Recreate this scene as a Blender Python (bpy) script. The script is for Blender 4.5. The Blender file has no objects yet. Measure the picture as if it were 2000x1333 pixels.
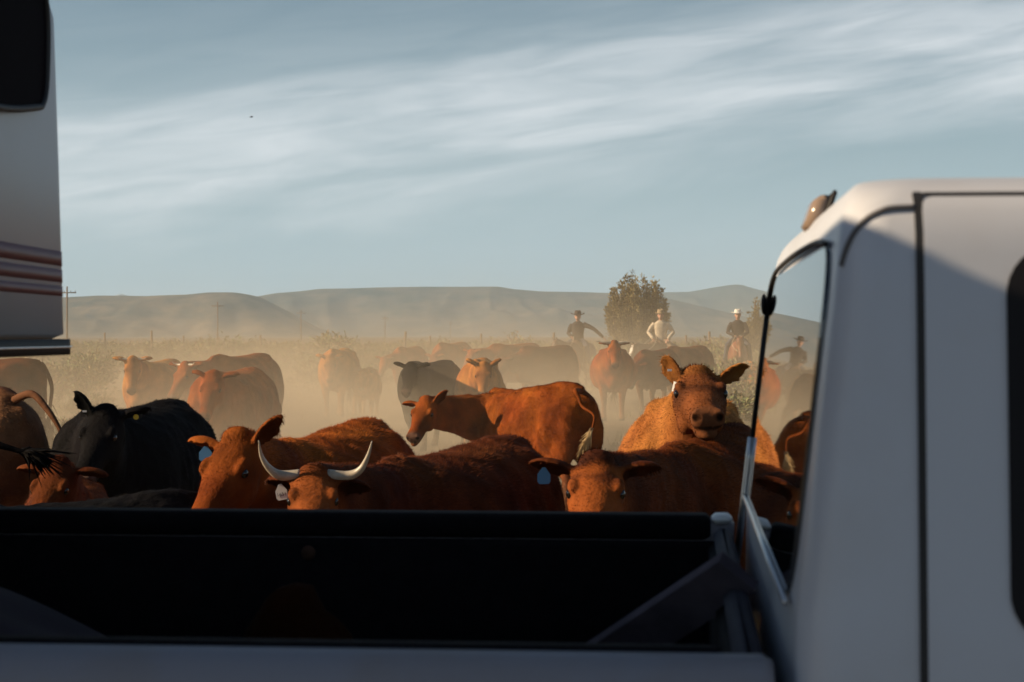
import bpy, math, random
import numpy as np
from mathutils import Vector, Matrix, noise

random.seed(7)
RNG = np.random.default_rng(11)
C = bpy.context.scene.collection
SC = bpy.context.scene
R = math.radians

# ------------------------------------------------------------------ camera, sky, sun
F, HY, H = 3800.0, 655.0, 1.65          # focal length and horizon row for a 2000 px wide frame, eye height


def P(px, py, d):
    """world point seen at (px, py) of the 2000 px frame at depth d"""
    return Vector(((px - 1000) / F * d, d, H + (HY - py) / F * d))


cam_d = bpy.data.cameras.new('camera')
cam = bpy.data.objects.new('camera', cam_d)
C.objects.link(cam)
cam.location = (0, 0, H)
cam.rotation_euler = (R(90), 0, 0)
cam_d.sensor_width = 36
cam_d.lens = 36 * F / 2000
cam_d.shift_y = -(666.5 - HY) / 2000
cam_d.clip_start = 0.05
cam_d.clip_end = 30000
cam_d.dof.use_dof = True
cam_d.dof.focus_distance = 12.0
cam_d.dof.aperture_fstop = 10.0
SC.camera = cam

SUN_AZ, SUN_EL = 3.0, 24.0              # degrees behind the camera plane on the left, elevation
SUN = Vector((-math.cos(R(SUN_AZ)) * math.cos(R(SUN_EL)), -math.sin(R(SUN_AZ)) * math.cos(R(SUN_EL)), math.sin(R(SUN_EL))))
sun_d = bpy.data.lights.new('sun', 'SUN')
sun_d.energy = 5.0
sun_d.angle = R(0.53)
sun_d.color = (1.0, 0.77, 0.50)
sun = bpy.data.objects.new('sun', sun_d)
C.objects.link(sun)
sun.rotation_euler = SUN.to_track_quat('Z', 'Y').to_euler()

SC.view_settings.view_transform = 'Standard'
SC.view_settings.look = 'None'
SC.view_settings.exposure = 0.6
SC.view_settings.gamma = 1.0
SC.view_settings.use_curve_mapping = False
SC.cycles.volume_step_rate = 1.0
SC.cycles.volume_max_steps = 64
SC.cycles.max_bounces = 8
SC.cycles.volume_bounces = 2
SC.cycles.use_denoising = True


class NT:
    """small helper round a node tree"""

    def __init__(s, tree):
        s.t = tree
        s.t.nodes.clear()

    def n(s, typ, **kw):
        nd = s.t.nodes.new(typ)
        for k, v in kw.items():
            if k.startswith('i_'):
                nd.inputs[k[2:].replace('_', ' ')].default_value = v
            else:
                setattr(nd, k, v)
        return nd

    def l(s, a, b):
        s.t.links.new(a, b)

    def math(s, op, a, b=None, clamp=False):
        nd = s.t.nodes.new('ShaderNodeMath')
        nd.operation = op
        nd.use_clamp = clamp
        for k, v in enumerate((a, b)):
            if v is None:
                continue
            if isinstance(v, (int, float)):
                nd.inputs[k].default_value = v
            else:
                s.l(v, nd.inputs[k])
        return nd.outputs[0]

    def ramp(s, fac, stops, interp='LINEAR'):
        nd = s.t.nodes.new('ShaderNodeValToRGB')
        nd.color_ramp.interpolation = interp
        el = nd.color_ramp.elements
        while len(el) < len(stops):
            el.new(0.5)
        for e, (p, c) in zip(el, stops):
            e.position = p
            e.color = (c, c, c, 1) if isinstance(c, (int, float)) else (*c, 1)
        s.l(fac, nd.inputs[0])
        return nd.outputs[0]

    def mix(s, fac, a, b, blend='MIX'):
        nd = s.t.nodes.new('ShaderNodeMix')
        nd.data_type = 'RGBA'
        nd.blend_type = blend
        for sock, v in ((nd.inputs[0], fac), (nd.inputs[6], a), (nd.inputs[7], b)):
            if isinstance(v, (int, float)):
                sock.default_value = v
            elif isinstance(v, tuple):
                sock.default_value = (*v, 1)
            else:
                s.l(v, sock)
        return nd.outputs[2]


world = bpy.data.worlds.new('World')
SC.world = world
world.use_nodes = True
w = NT(world.node_tree)
sky = w.n('ShaderNodeTexSky', sky_type='NISHITA', sun_disc=False)
sky.sun_elevation = R(SUN_EL)
sky.sun_rotation = math.atan2(SUN.x, SUN.y)
sky.air_density = 1.0
sky.dust_density = 0.5
sky.ozone_density = 1.0
tc = w.n('ShaderNodeTexCoord')
sep = w.n('ShaderNodeSeparateXYZ')
w.l(tc.outputs['Generated'], sep.inputs[0])
az = w.math('ARCTAN2', sep.outputs[0], sep.outputs[1])
el = w.math('ARCSINE', sep.outputs[2])
comb = w.n('ShaderNodeCombineXYZ')
w.l(w.math('MULTIPLY', az, 5.0), comb.inputs[0])
tilt = w.math('SUBTRACT', el, w.math('MULTIPLY', w.math('SINE', az), 0.14))
w.l(w.math('MULTIPLY', tilt, 26.0), comb.inputs[1])
n1 = w.n('ShaderNodeTexNoise', noise_dimensions='3D')
n1.inputs['Scale'].default_value = 1.0
n1.inputs['Detail'].default_value = 5.0
n1.inputs['Roughness'].default_value = 0.55
n1.inputs['Distortion'].default_value = 0.6
w.l(comb.outputs[0], n1.inputs['Vector'])
comb2 = w.n('ShaderNodeCombineXYZ')
w.l(w.math('MULTIPLY', az, 12.0), comb2.inputs[0])
w.l(w.math('MULTIPLY', tilt, 85.0), comb2.inputs[1])
n2 = w.n('ShaderNodeTexNoise', noise_dimensions='3D')
n2.inputs['Scale'].default_value = 1.0
n2.inputs['Detail'].default_value = 6.0
n2.inputs['Distortion'].default_value = 0.8
w.l(comb2.outputs[0], n2.inputs['Vector'])
# one broad veil of cirrus round the sky between 5 and 8 degrees, broken by noise
warp = w.math('ADD', tilt, w.math('MULTIPLY', w.math('SUBTRACT', n1.outputs[0], 0.5), 0.075))
band = w.ramp(w.math('MULTIPLY', warp, 5.0), [(0.0, 0.0), (0.28, 0.10), (0.40, 0.55), (0.52, 1.0), (0.66, 0.95), (0.78, 0.22), (1.0, 0.10)], 'EASE')
brk = w.ramp(n1.outputs[0], [(0.30, 0.35), (0.58, 1.0)])
stre = w.ramp(n2.outputs[0], [(0.30, 0.55), (0.65, 1.0)])
cl = w.math('MULTIPLY', w.math('MULTIPLY', band, brk), stre)
cl = w.math('MULTIPLY', cl, 0.80)
pale = w.math('MULTIPLY', w.math('EXPONENT', w.math('MULTIPLY', w.math('MAXIMUM', el, 0.0), -12.0)), 0.95)
hsv = w.n('ShaderNodeHueSaturation')
hsv.inputs['Saturation'].default_value = 1.35
hsv.inputs['Hue'].default_value = 0.497
hsv.inputs['Value'].default_value = 0.66
w.l(sky.outputs[0], hsv.inputs['Color'])
skyc = w.mix(cl, w.mix(pale, hsv.outputs[0], (8.6, 11.2, 13.6)), (11.6, 12.0, 12.5))
bg = w.n('ShaderNodeBackground')
bg.inputs['Strength'].default_value = 0.050
w.l(skyc, bg.inputs[0])
wo = w.n('ShaderNodeOutputWorld')
w.l(bg.outputs[0], wo.inputs[0])

# ------------------------------------------------------------------ materials
MATS = {}


def mat(name, color=(0.5, 0.5, 0.5), rough=0.6, metal=0.0, spec=0.5, noise_amt=0.0, nscale=8.0, bump=0.0, bscale=60.0,
        attr=False, coat=0.0, sheen=0.0, ior=1.5, dirt=None):
    if name in MATS:
        return MATS[name]
    m = bpy.data.materials.new(name)
    m.use_nodes = True
    t = NT(m.node_tree)
    b = t.n('ShaderNodeBsdfPrincipled')
    o = t.n('ShaderNodeOutputMaterial')
    t.l(b.outputs[0], o.inputs[0])
    b.inputs['Roughness'].default_value = rough
    b.inputs['Metallic'].default_value = metal
    b.inputs['Specular IOR Level'].default_value = spec
    b.inputs['IOR'].default_value = ior
    b.inputs['Coat Weight'].default_value = coat
    b.inputs['Coat Roughness'].default_value = 0.06
    b.inputs['Sheen Weight'].default_value = sheen
    b.inputs['Sheen Roughness'].default_value = 0.5
    b.inputs['Base Color'].default_value = (*color, 1)
    col = None
    if attr:
        a = t.n('ShaderNodeAttribute', attribute_name='Col')
        col = a.outputs['Color']
    tx = t.n('ShaderNodeTexCoord')
    if noise_amt or dirt:
        nz = t.n('ShaderNodeTexNoise')
        nz.inputs['Scale'].default_value = nscale
        nz.inputs['Detail'].default_value = 6
        nz.inputs['Roughness'].default_value = 0.6
        t.l(tx.outputs['Object'], nz.inputs['Vector'])
        if noise_amt:
            r_ = t.ramp(nz.outputs[0], [(0.3, 1 - noise_amt), (0.7, 1 + noise_amt)])
            col = t.mix(1.0, col if col is not None else color, r_, 'MULTIPLY')
        if dirt:
            r2 = t.ramp(nz.outputs[0], [(0.45, 0.0), (0.75, dirt[1])])
            col = t.mix(r2, col if col is not None else color, dirt[0])
    if col is not None:
        t.l(col, b.inputs['Base Color'])
    if bump:
        nb = t.n('ShaderNodeTexNoise')
        nb.inputs['Scale'].default_value = bscale
        nb.inputs['Detail'].default_value = 4
        t.l(tx.outputs['Object'], nb.inputs['Vector'])
        bp = t.n('ShaderNodeBump')
        bp.inputs['Strength'].default_value = bump
        bp.inputs['Distance'].default_value = 0.01
        t.l(nb.outputs[0], bp.inputs['Height'])
        t.l(bp.outputs[0], b.inputs['Normal'])
    MATS[name] = m
    return m


M_COAT = mat('cow_coat', attr=True, rough=0.8, spec=0.05, noise_amt=0.32, nscale=7.0, bump=0.5, bscale=45.0)
M_HAIR = mat('cow_hair', attr=True, rough=0.7, spec=0.07)
M_EYE = mat('eye_dark', (0.006, 0.004, 0.003), rough=0.06, spec=0.6)
M_HORN = mat('horn', (0.42, 0.36, 0.28), rough=0.35, noise_amt=0.25, nscale=14, bump=0.2, bscale=30)
M_WHITE_TAG = mat('tag_white', (0.75, 0.76, 0.74), rough=0.5)
M_BLUE_TAG = mat('tag_blue', (0.03, 0.13, 0.30), rough=0.5)
M_YELLOW_TAG = mat('tag_yellow', (0.75, 0.52, 0.02), rough=0.5)
M_INK = mat('tag_ink', (0.05, 0.05, 0.06), rough=0.6)
M_WPAINT = mat('white_car_paint', (0.53, 0.55, 0.61), rough=0.42, coat=0.12, dirt=((0.34, 0.29, 0.24), 0.25), nscale=3.0)
M_BEDSHADE = mat('shaded_dusty_bed_paint', (0.25, 0.24, 0.275), rough=0.55, dirt=((0.22, 0.17, 0.14), 0.5), nscale=5.0)  # white body paint darkened to stand in for shade, with dusty blotches
M_TRAILER = mat('trailer_white', (0.44, 0.445, 0.48), rough=0.42, noise_amt=0.05, nscale=2.5, dirt=((0.30, 0.27, 0.23), 0.25))
M_RED = mat('stripe_red', (0.13, 0.028, 0.042), rough=0.5, noise_amt=0.15, nscale=5)
M_BLACK = mat('black_plastic', (0.010, 0.009, 0.011), rough=0.6, spec=0.2)
M_TINT = mat('tinted_window', (0.008, 0.006, 0.008), rough=0.5, spec=0.05, ior=1.08)
M_RUBBER = mat('black_rubber', (0.018, 0.017, 0.018), rough=0.6)
M_LINER = mat('bed_liner', (0.0055, 0.0045, 0.0060), rough=0.85, spec=0.12, noise_amt=0.3, nscale=30, bump=0.3, bscale=150)
M_GLASS = mat('dark_glass', (0.006, 0.007, 0.007), rough=0.015, spec=0.9, ior=1.65)
M_GREENGLASS = mat('door_glass', (0.012, 0.018, 0.014), rough=0.02, spec=0.6)
M_CHROME = mat('bare_metal', (0.62, 0.62, 0.63), rough=0.28, metal=1.0)
M_LENS = mat('amber_lens', (0.26, 0.19, 0.145), rough=0.15)
M_GREY = mat('grey_plastic', (0.05, 0.048, 0.062), rough=0.75, spec=0.1, noise_amt=0.2)
M_TRIMLINE = mat('seam_dark', (0.09, 0.085, 0.09), rough=0.6)
M_BURLAP = mat('burlap', (0.024, 0.0075, 0.0025), rough=0.95, spec=0.03, noise_amt=0.3, bump=0.6, bscale=140)
M_TARP = mat('tarp', (0.024, 0.017, 0.026), rough=0.85, spec=0.12, noise_amt=0.2)
M_BOARD = mat('grey_board', (0.105, 0.085, 0.105), rough=0.9, spec=0.1, noise_amt=0.3, nscale=12)
M_WOOD = mat('pole_wood', (0.16, 0.11, 0.075), rough=0.9, noise_amt=0.3)
M_BARK = mat('bark', (0.12, 0.085, 0.06), rough=0.95, noise_amt=0.4, bump=0.5)
M_SAGE = mat('sage_leaf', attr=True, rough=0.8, spec=0.15)
M_TYRE = mat('tyre', (0.02, 0.02, 0.02), rough=0.8)
M_LEATHER = mat('saddle_leather', (0.10, 0.045, 0.02), rough=0.5, noise_amt=0.2)
M_HIDE = mat('horse_coat', attr=True, rough=0.5, spec=0.3, noise_amt=0.15, nscale=5)
M_SKIN = mat('skin', (0.42, 0.22, 0.15), rough=0.55)
M_ROPE = mat('rope', (0.45, 0.38, 0.26), rough=0.8)


# ------------------------------------------------------------------ object helpers
def tag(o, label=None, cat=None, group=None, kind=None):
    for k, v in (('label', label), ('category', cat), ('group', group), ('kind', kind)):
        if v:
            o[k] = v
    return o


def empty(name, loc=(0, 0, 0), rz=0.0, scale=1.0):
    o = bpy.data.objects.new(name, None)
    C.objects.link(o)
    o.location = loc
    o.rotation_euler = (0, 0, rz)
    o.scale = (scale,) * 3
    o.empty_display_size = 0.1
    return o


def link(name, me, parent=None, m=None, smooth=True):
    o = bpy.data.objects.new(name, me)
    C.objects.link(o)
    if parent is not None:
        o.parent = parent
    if m is not None and not me.materials:
        me.materials.append(m)
    if smooth and len(me.polygons):
        me.polygons.foreach_set('use_smooth', np.ones(len(me.polygons), dtype=bool))
    return o


class MB:
    """collects verts and faces"""

    def __init__(s):
        s.v, s.f = [], []

    def add(s, verts, faces):
        b = len(s.v)
        s.v.extend([tuple(x) for x in verts])
        s.f.extend([tuple(i + b for i in fc) for fc in faces])
        return s

    def loft(s, rings, caps=True):
        n = len(rings[0])
        vs = [p for r_ in rings for p in r_]
        fs = []
        for k in range(len(rings) - 1):
            for i in range(n):
                j = (i + 1) % n
                fs.append((k * n + i, k * n + j, (k + 1) * n + j, (k + 1) * n + i))
        if caps:
            for k, rev in ((0, True), (len(rings) - 1, False)):
                c = sum((Vector(p) for p in rings[k]), Vector()) / n
                vs.append(c)
                ci = len(vs) - 1
                for i in range(n):
                    j = (i + 1) % n
                    a, b = k * n + i, k * n + j
                    fs.append((b, a, ci) if rev else (a, b, ci))
        return s.add(vs, fs)

    def tube(s, pts, rads, n=10, ref=None, flat=1.0):
        pts = [Vector(p) for p in pts]
        if not hasattr(rads, '__len__'):
            rads = [rads] * len(pts)
        rings = []
        up = Vector(ref) if ref is not None else None
        for k, p in enumerate(pts):
            d = (pts[min(k + 1, len(pts) - 1)] - pts[max(k - 1, 0)]).normalized()
            if up is None:
                up = Vector((0, 0, 1)) if abs(d.z) < 0.9 else Vector((1, 0, 0))
            x = d.cross(up)
            if x.length < 1e-4:
                x = d.cross(Vector((0.3, 0.9, 0.2)))
            x.normalize()
            y = x.cross(d).normalized()
            up = y
            rings.append([p + (x * math.cos(a) * rads[k] + y * math.sin(a) * rads[k] * flat) for a in [2 * math.pi * i / n for i in range(n)]])
        return s.loft(rings)

    def box(s, x0, x1, y0, y1, z0, z1, xf=None, bev=0.0):
        if bev:
            b = min(bev, (x1 - x0) / 2.01, (y1 - y0) / 2.01, (z1 - z0) / 2.01)
            rings = []
            for z, i in ((z0, b), (z0 + b, 0), (z1 - b, 0), (z1, b)):
                a0, a1, c0, c1 = x0 + i, x1 - i, y0 + i, y1 - i
                k = b
                rings.append([(a0 + k, c0, z), (a1 - k, c0, z), (a1, c0 + k, z), (a1, c1 - k, z), (a1 - k, c1, z), (a0 + k, c1, z), (a0, c1 - k, z), (a0, c0 + k, z)])
            if xf:
                rings = [[xf(*p) for p in r_] for r_ in rings]
            return s.loft(rings)
        vs = [(x, y, z) for z in (z0, z1) for x, y in ((x0, y0), (x1, y0), (x1, y1), (x0, y1))]
        if xf:
            vs = [xf(*p) for p in vs]
        return s.add(vs, [(3, 2, 1, 0), (4, 5, 6, 7), (0, 1, 5, 4), (1, 2, 6, 5), (2, 3, 7, 6), (3, 0, 4, 7)])

    def ell(s, c, r, rot=None, nu=14, nv=9):
        c = Vector(c)
        rot = rot or Matrix.Identity(3)
        rings = []
        for k in range(1, nv):
            a = math.pi * k / nv - math.pi / 2
            rings.append([c + rot @ Vector((r[0] * math.cos(a) * math.cos(t), r[1] * math.cos(a) * math.sin(t), r[2] * math.sin(a))) for t in [2 * math.pi * i / nu for i in range(nu)]])
        vs = [p for q in rings for p in q]
        fs = []
        for k in range(len(rings) - 1):
            for i in range(nu):
                j = (i + 1) % nu
                fs.append((k * nu + i, k * nu + j, (k + 1) * nu + j, (k + 1) * nu + i))
        vs += [c + rot @ Vector((0, 0, -r[2])), c + rot @ Vector((0, 0, r[2]))]
        for i in range(nu):
            j = (i + 1) % nu
            fs.append((j, i, len(vs) - 2))
            fs.append(((nv - 2) * nu + i, (nv - 2) * nu + j, len(vs) - 1))
        return s.add(vs, fs)

    def mesh(s, name):
        me = bpy.data.meshes.new(name)
        me.from_pydata([tuple(p) for p in s.v], [], s.f)
        me.update()
        return me

    def build(s, name, m, parent=None, smooth=True):
        return link(name, s.mesh(name), parent, m, smooth)


def set_col(me, cols):
    """cols: (n,3) array on points"""
    a = me.color_attributes.new('Col', 'FLOAT_COLOR', 'POINT')
    c4 = np.ones((len(me.vertices), 4), dtype=np.float32)
    c4[:, :3] = cols
    a.data.foreach_set('color', c4.ravel())


def remesh(mb, name, voxel, it=6):
    """one continuous surface from overlapping closed shells, smoothed"""
    me = mb.mesh(name + '_raw')
    ob = bpy.data.objects.new('tmp', me)
    C.objects.link(ob)
    md = ob.modifiers.new('r', 'REMESH')
    md.mode = 'VOXEL'
    md.voxel_size = voxel
    md.use_smooth_shade = True
    sm = ob.modifiers.new('s', 'SMOOTH')
    sm.factor = 0.5
    sm.iterations = it
    dg = bpy.context.evaluated_depsgraph_get()
    out = bpy.data.meshes.new_from_object(ob.evaluated_get(dg))
    out.name = name
    bpy.data.objects.remove(ob)
    bpy.data.meshes.remove(me)
    return out


def vcoords(me):
    a = np.empty(len(me.vertices) * 3, dtype=np.float32)
    me.vertices.foreach_get('co', a)
    return a.reshape(-1, 3)


def vnormals(me):
    a = np.empty(len(me.vertices) * 3, dtype=np.float32)
    me.vertex_normals.foreach_get('vector', a)
    return a.reshape(-1, 3)


# ------------------------------------------------------------------ ground, hills
def ground_material():
    m = bpy.data.materials.new('dusty_ground')
    m.use_nodes = True
    t = NT(m.node_tree)
    b = t.n('ShaderNodeBsdfPrincipled')
    o = t.n('ShaderNodeOutputMaterial')
    t.l(b.outputs[0], o.inputs[0])
    b.inputs['Roughness'].default_value = 0.95
    b.inputs['Specular IOR Level'].default_value = 0.1
    tx = t.n('ShaderNodeTexCoord')
    na = t.n('ShaderNodeTexNoise')
    na.inputs['Scale'].default_value = 0.12
    na.inputs['Detail'].default_value = 7
    t.l(tx.outputs['Object'], na.inputs['Vector'])
    nb = t.n('ShaderNodeTexNoise')
    nb.inputs['Scale'].default_value = 3.0
    nb.inputs['Detail'].default_value = 8
    nb.inputs['Roughness'].default_value = 0.7
    t.l(tx.outputs['Object'], nb.inputs['Vector'])
    c1 = t.ramp(na.outputs[0], [(0.35, (0.21, 0.15, 0.098)), (0.62, (0.14, 0.12, 0.07))])
    c2 = t.ramp(nb.outputs[0], [(0.3, 0.7), (0.7, 1.25)])
    t.l(t.mix(1.0, c1, c2, 'MULTIPLY'), b.inputs['Base Color'])
    bp = t.n('ShaderNodeBump')
    bp.inputs['Strength'].default_value = 0.7
    bp.inputs['Distance'].default_value = 0.06
    t.l(nb.outputs[0], bp.inputs['Height'])
    t.l(bp.outputs[0], b.inputs['Normal'])
    return m


def grid_mesh(xs, ys, fz):
    vs = [(x, y, fz(x, y)) for y in ys for x in xs]
    n = len(xs)
    fs = [(j * n + i, j * n + i + 1, (j + 1) * n + i + 1, (j + 1) * n + i) for j in range(len(ys) - 1) for i in range(n - 1)]
    return vs, fs


def gz(x, y):
    near = math.exp(-((y - 20) / 60.0) ** 2)
    return (noise.noise(Vector((x * 0.35, y * 0.35, 3.1))) * 0.05 + noise.noise(Vector((x * 1.4, y * 1.4, 9.1))) * 0.02) * near


xs = [-4300, -1200, -400, -150, -80] + [-50 + i * 0.8 for i in range(126)] + [80, 150, 400, 1200, 4300]
ys = [-1500, -300, -60, -20] + [-8 + i * 0.8 for i in range(130)] + [110, 130, 160, 220, 400, 900, 2000, 5200]
gv, gf = grid_mesh(xs, ys, gz)
ground = MB().add(gv, gf).build('ground', ground_material())
tag(ground, 'dry dusty tan ground with sparse grass the herd walks over', None, None, 'structure')


added_road_vs, added_road_fs = grid_mesh([-60, -30, -10, 0, 10, 30, 60], [-4.6, -2, 0, 2, 4.7], lambda x, y: 0.07 - 0.008 * abs(y))  # out-of-view dark strip, added so less light bounces up from the ground
added_road = MB().add(added_road_vs, added_road_fs).build('added_road', mat('added_asphalt', (0.05, 0.05, 0.052), rough=0.85, noise_amt=0.3, nscale=40, bump=0.4, bscale=200))
tag(added_road, 'unseen dark strip added under the truck to lower ground bounce', None, None, 'structure')


def hill_material(name, c1, c2):
    m = bpy.data.materials.new(name)
    m.use_nodes = True
    t = NT(m.node_tree)
    b = t.n('ShaderNodeBsdfPrincipled')
    o = t.n('ShaderNodeOutputMaterial')
    t.l(b.outputs[0], o.inputs[0])
    b.inputs['Roughness'].default_value = 1.0
    b.inputs['Specular IOR Level'].default_value = 0.0
    tx = t.n('ShaderNodeTexCoord')
    na = t.n('ShaderNodeTexNoise')
    na.inputs['Scale'].default_value = 0.028
    na.inputs['Detail'].default_value = 8
    na.inputs['Roughness'].default_value = 0.65
    mp = t.n('ShaderNodeMapping')
    mp.inputs['Scale'].default_value = (1, 0.6, 3.0)
    t.l(tx.outputs['Object'], mp.inputs[0])
    t.l(mp.outputs[0], na.inputs['Vector'])
    t.l(t.ramp(na.outputs[0], [(0.36, c1), (0.62, c2)]), b.inputs['Base Color'])
    return m


def hill(name, label, prof, D, depth, m, seed, rough=0.55, base_py=655.0, flat=1.0):
    """ridge whose skyline runs through prof, a list of (px, py) at depth D; real slopes in front and behind"""
    pts = [((px - 1000) / F * D, (base_py - py) / F * D) for px, py in prof]
    px_, pz_ = [p[0] for p in pts], [p[1] for p in pts]
    hmax = max(pz_)
    xs = np.linspace(px_[0], px_[-1], 420)
    hz = np.interp(xs, px_, pz_)
    k = np.array([0.25, 0.5, 0.25])
    for _ in range(3):
        hz[1:-1] = np.convolve(hz, k, 'same')[1:-1]
    ts = np.linspace(-1.0, 1.0, 61)
    vs = []
    for t in ts:
        for x, h in zip(xs, hz):
            y = D + t * depth
            q = min(1.0, max(0.0, 1 - abs(t)) / flat)
            s = q * q * (3 - 2 * q)
            n = noise.fractal(Vector((x / (depth * 0.35) + seed, t * 1.6, seed)), 1.0, 2.1, 5)
            gul = abs(noise.noise(Vector((x / (depth * 0.26) + seed * 2 - 1.2 * t, t * 1.8, 5.0)))) * 0.65 + abs(noise.noise(Vector((x / (depth * 0.10) + seed * 3 + 1.5 * t, t * 2.6, 9.0)))) * 0.6
            z = h * s * (1 + 0.0 * n) + (n * rough * hmax * 0.5 - gul * rough * hmax * 0.6) * 4 * s * (1 - s) * min(1, h / hmax)
            vs.append((x, y, z - 1.5 + 1.65 * s))
    nx = len(xs)
    fs = [(j * nx + i, j * nx + i + 1, (j + 1) * nx + i + 1, (j + 1) * nx + i) for j in range(len(ts) - 1) for i in range(nx - 1)]
    o = MB().add(vs, fs).build(name, m)
    tag(o, label, None, None, 'structure')
    return o


HM1 = hill_material('hill_near', (0.06, 0.062, 0.05), (0.20, 0.15, 0.10))
HM2 = hill_material('hill_mesa', (0.045, 0.055, 0.05), (0.15, 0.12, 0.09))
HM3 = hill_material('hill_far', (0.04, 0.055, 0.055), (0.10, 0.095, 0.08))
hill('hill', 'rounded tan hill at the left dropping steeply on its right side',
     [(-700, 640), (-400, 600), (-100, 590), (60, 586), (130, 580), (210, 576), (300, 577), (380, 574), (420, 570), (470, 570), (498, 576), (525, 590), (560, 608), (600, 632), (640, 650), (680, 655)],
     1900, 330, HM1, 1.3, 0.55, flat=0.9)
hill('mesa', 'long flat topped mesa across the middle of the skyline',
     [(200, 640), (400, 604), (520, 581), (560, 574), (600, 571), (640, 566), (700, 565), (760, 563), (830, 562), (900, 562), (975, 562), (1005, 567), (1060, 571), (1130, 572), (1190, 574), (1290, 584), (1400, 610), (1500, 635), (1600, 652)],
     2700, 520, HM2, 4.7, 0.55, flat=0.8)
hill('far_ridge', 'faint blue ridge with a low peak behind the juniper trees',
     [(700, 640), (900, 600), (1010, 578), (1100, 574), (1190, 576), (1300, 570), (1345, 569), (1385, 562), (1420, 556), (1442, 554), (1465, 561), (1500, 570), (1560, 566), (1700, 580), (1900, 590), (2300, 600), (2700, 640)],
     3600, 650, HM3, 8.2, 0.6)
hill('snowy_peak', 'tiny snow topped far peak showing above the left hill',
     [(120, 640), (170, 600), (205, 580), (222, 577), (238, 573), (254, 578), (275, 584), (330, 610), (420, 640)],
     3900, 350, mat('snowy_rock', (0.55, 0.55, 0.56), rough=0.9), 2.2, 0.1)
# ------------------------------------------------------------------ truck
PSI = 5.0
T0 = Vector((0.300, 2.05, 0))
tru, trv = Vector((math.cos(R(PSI)), -math.sin(R(PSI)), 0)), Vector((math.sin(R(PSI)), math.cos(R(PSI)), 0))


def ring_plan(x0, x1, y0, y1, r, n=8, rf=None):
    """rounded rectangle in plan, starts at the low-x/low-y corner, counter-clockwise"""
    out = []
    rf = r if rf is None else rf
    for cx, cy, a0, q in ((x0 + r, y0 + r, 180, r), (x1 - rf, y0 + rf, 270, rf), (x1 - rf, y1 - rf, 0, rf), (x0 + r, y1 - r, 90, r)):
        for i in range(n + 1):
            a = R(a0 + 90 * i / n)
            out.append((cx + q * math.cos(a), cy + q * math.sin(a)))
    return out


BW = 1.72                                   # width of cab and bed
CAB = [(0.55, 0.00, 0.000), (0.62, 0.0, 0.0), (1.0, 0.0, 0.0), (1.27, 0.001, 0.002), (1.35, 0.003, 0.008), (1.5, 0.0206, 0.020), (1.62, 0.0346, 0.030),
       (1.70, 0.044, 0.037), (1.76, 0.051, 0.046), (1.79, 0.058, 0.060), (1.806, 0.065, 0.080), (1.816, 0.072, 0.105), (1.824, 0.080, 0.14), (1.832, 0.091, 0.22),
       (1.840, 0.110, 0.32), (1.848, 0.15, 0.42), (1.852, 0.23, 0.50), (1.853, 0.40, 0.60)]
CZ = [c[0] for c in CAB]


def cab_in(z):
    """(rear inset, side inset) at height z"""
    return float(np.interp(z, CZ, [c[1] for c in CAB])), float(np.interp(z, CZ, [c[2] for c in CAB]))


CR = 0.050


def cab_pt(z, u=None, a=None, off=0.0):
    """point on the near side at u, or on the near rear corner at angle a (0 = side, 90 = rear)"""
    ru, rv = cab_in(z)
    if u is not None:
        return Vector((u, rv - off, z))
    c = Vector((ru + CR, rv + CR, z))
    return c + Vector((-math.sin(R(a)), -math.cos(R(a)), 0)) * (CR + off)


truck = empty('pickup_truck', T0, R(-PSI))
tag(truck, 'white crew cab pickup with open black lined bed in the foreground', 'pickup truck')
mb = MB()
rings = []
for z, ru, rv in CAB:
    fu = 2.25 - max(0, z - 1.2) * 0.85
    rings.append([(x, y, z) for x, y in ring_plan(ru, fu, rv, BW - rv, CR + max(0, (z - 1.80)) * 1.0, 8, 0.06)])
mb.loft(rings)
cab = mb.build('cab', M_WPAINT, truck)

# hood, fenders, bumper, chassis
mb = MB()
hr = []
for x, zt, iy in ((2.1, 1.17, 0.0), (2.6, 1.155, 0.01), (3.1, 1.12, 0.03), (3.35, 1.07, 0.06), (3.42, 0.95, 0.08)):
    hr.append([(x, iy, 0.55), (x, iy, zt - 0.12), (x, iy + 0.03, zt - 0.05), (x, iy + 0.1, zt - 0.01), (x, BW / 2, zt + 0.015), (x, BW - iy - 0.1, zt - 0.01), (x, BW - iy - 0.03, zt - 0.05), (x, BW - iy, zt - 0.12), (x, BW - iy, 0.55)])
mb.loft(hr)
mb.build('hood', M_WPAINT, truck)
MB().box(3.40, 3.56, 0.0, BW, 0.55, 0.78, bev=0.03).build('bumper', M_CHROME, truck)
for y0 in (0.1, BW - 0.4):
    MB().box(3.40, 3.435, y0, y0 + 0.3, 0.85, 1.0, bev=0.015).build('headlight', mat('lamp_glass', (0.5, 0.5, 0.5), rough=0.1), truck)
MB().box(-2.4, 3.3, 0.35, BW - 0.35, 0.42, 0.54).build('chassis', M_BLACK, truck)


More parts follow.
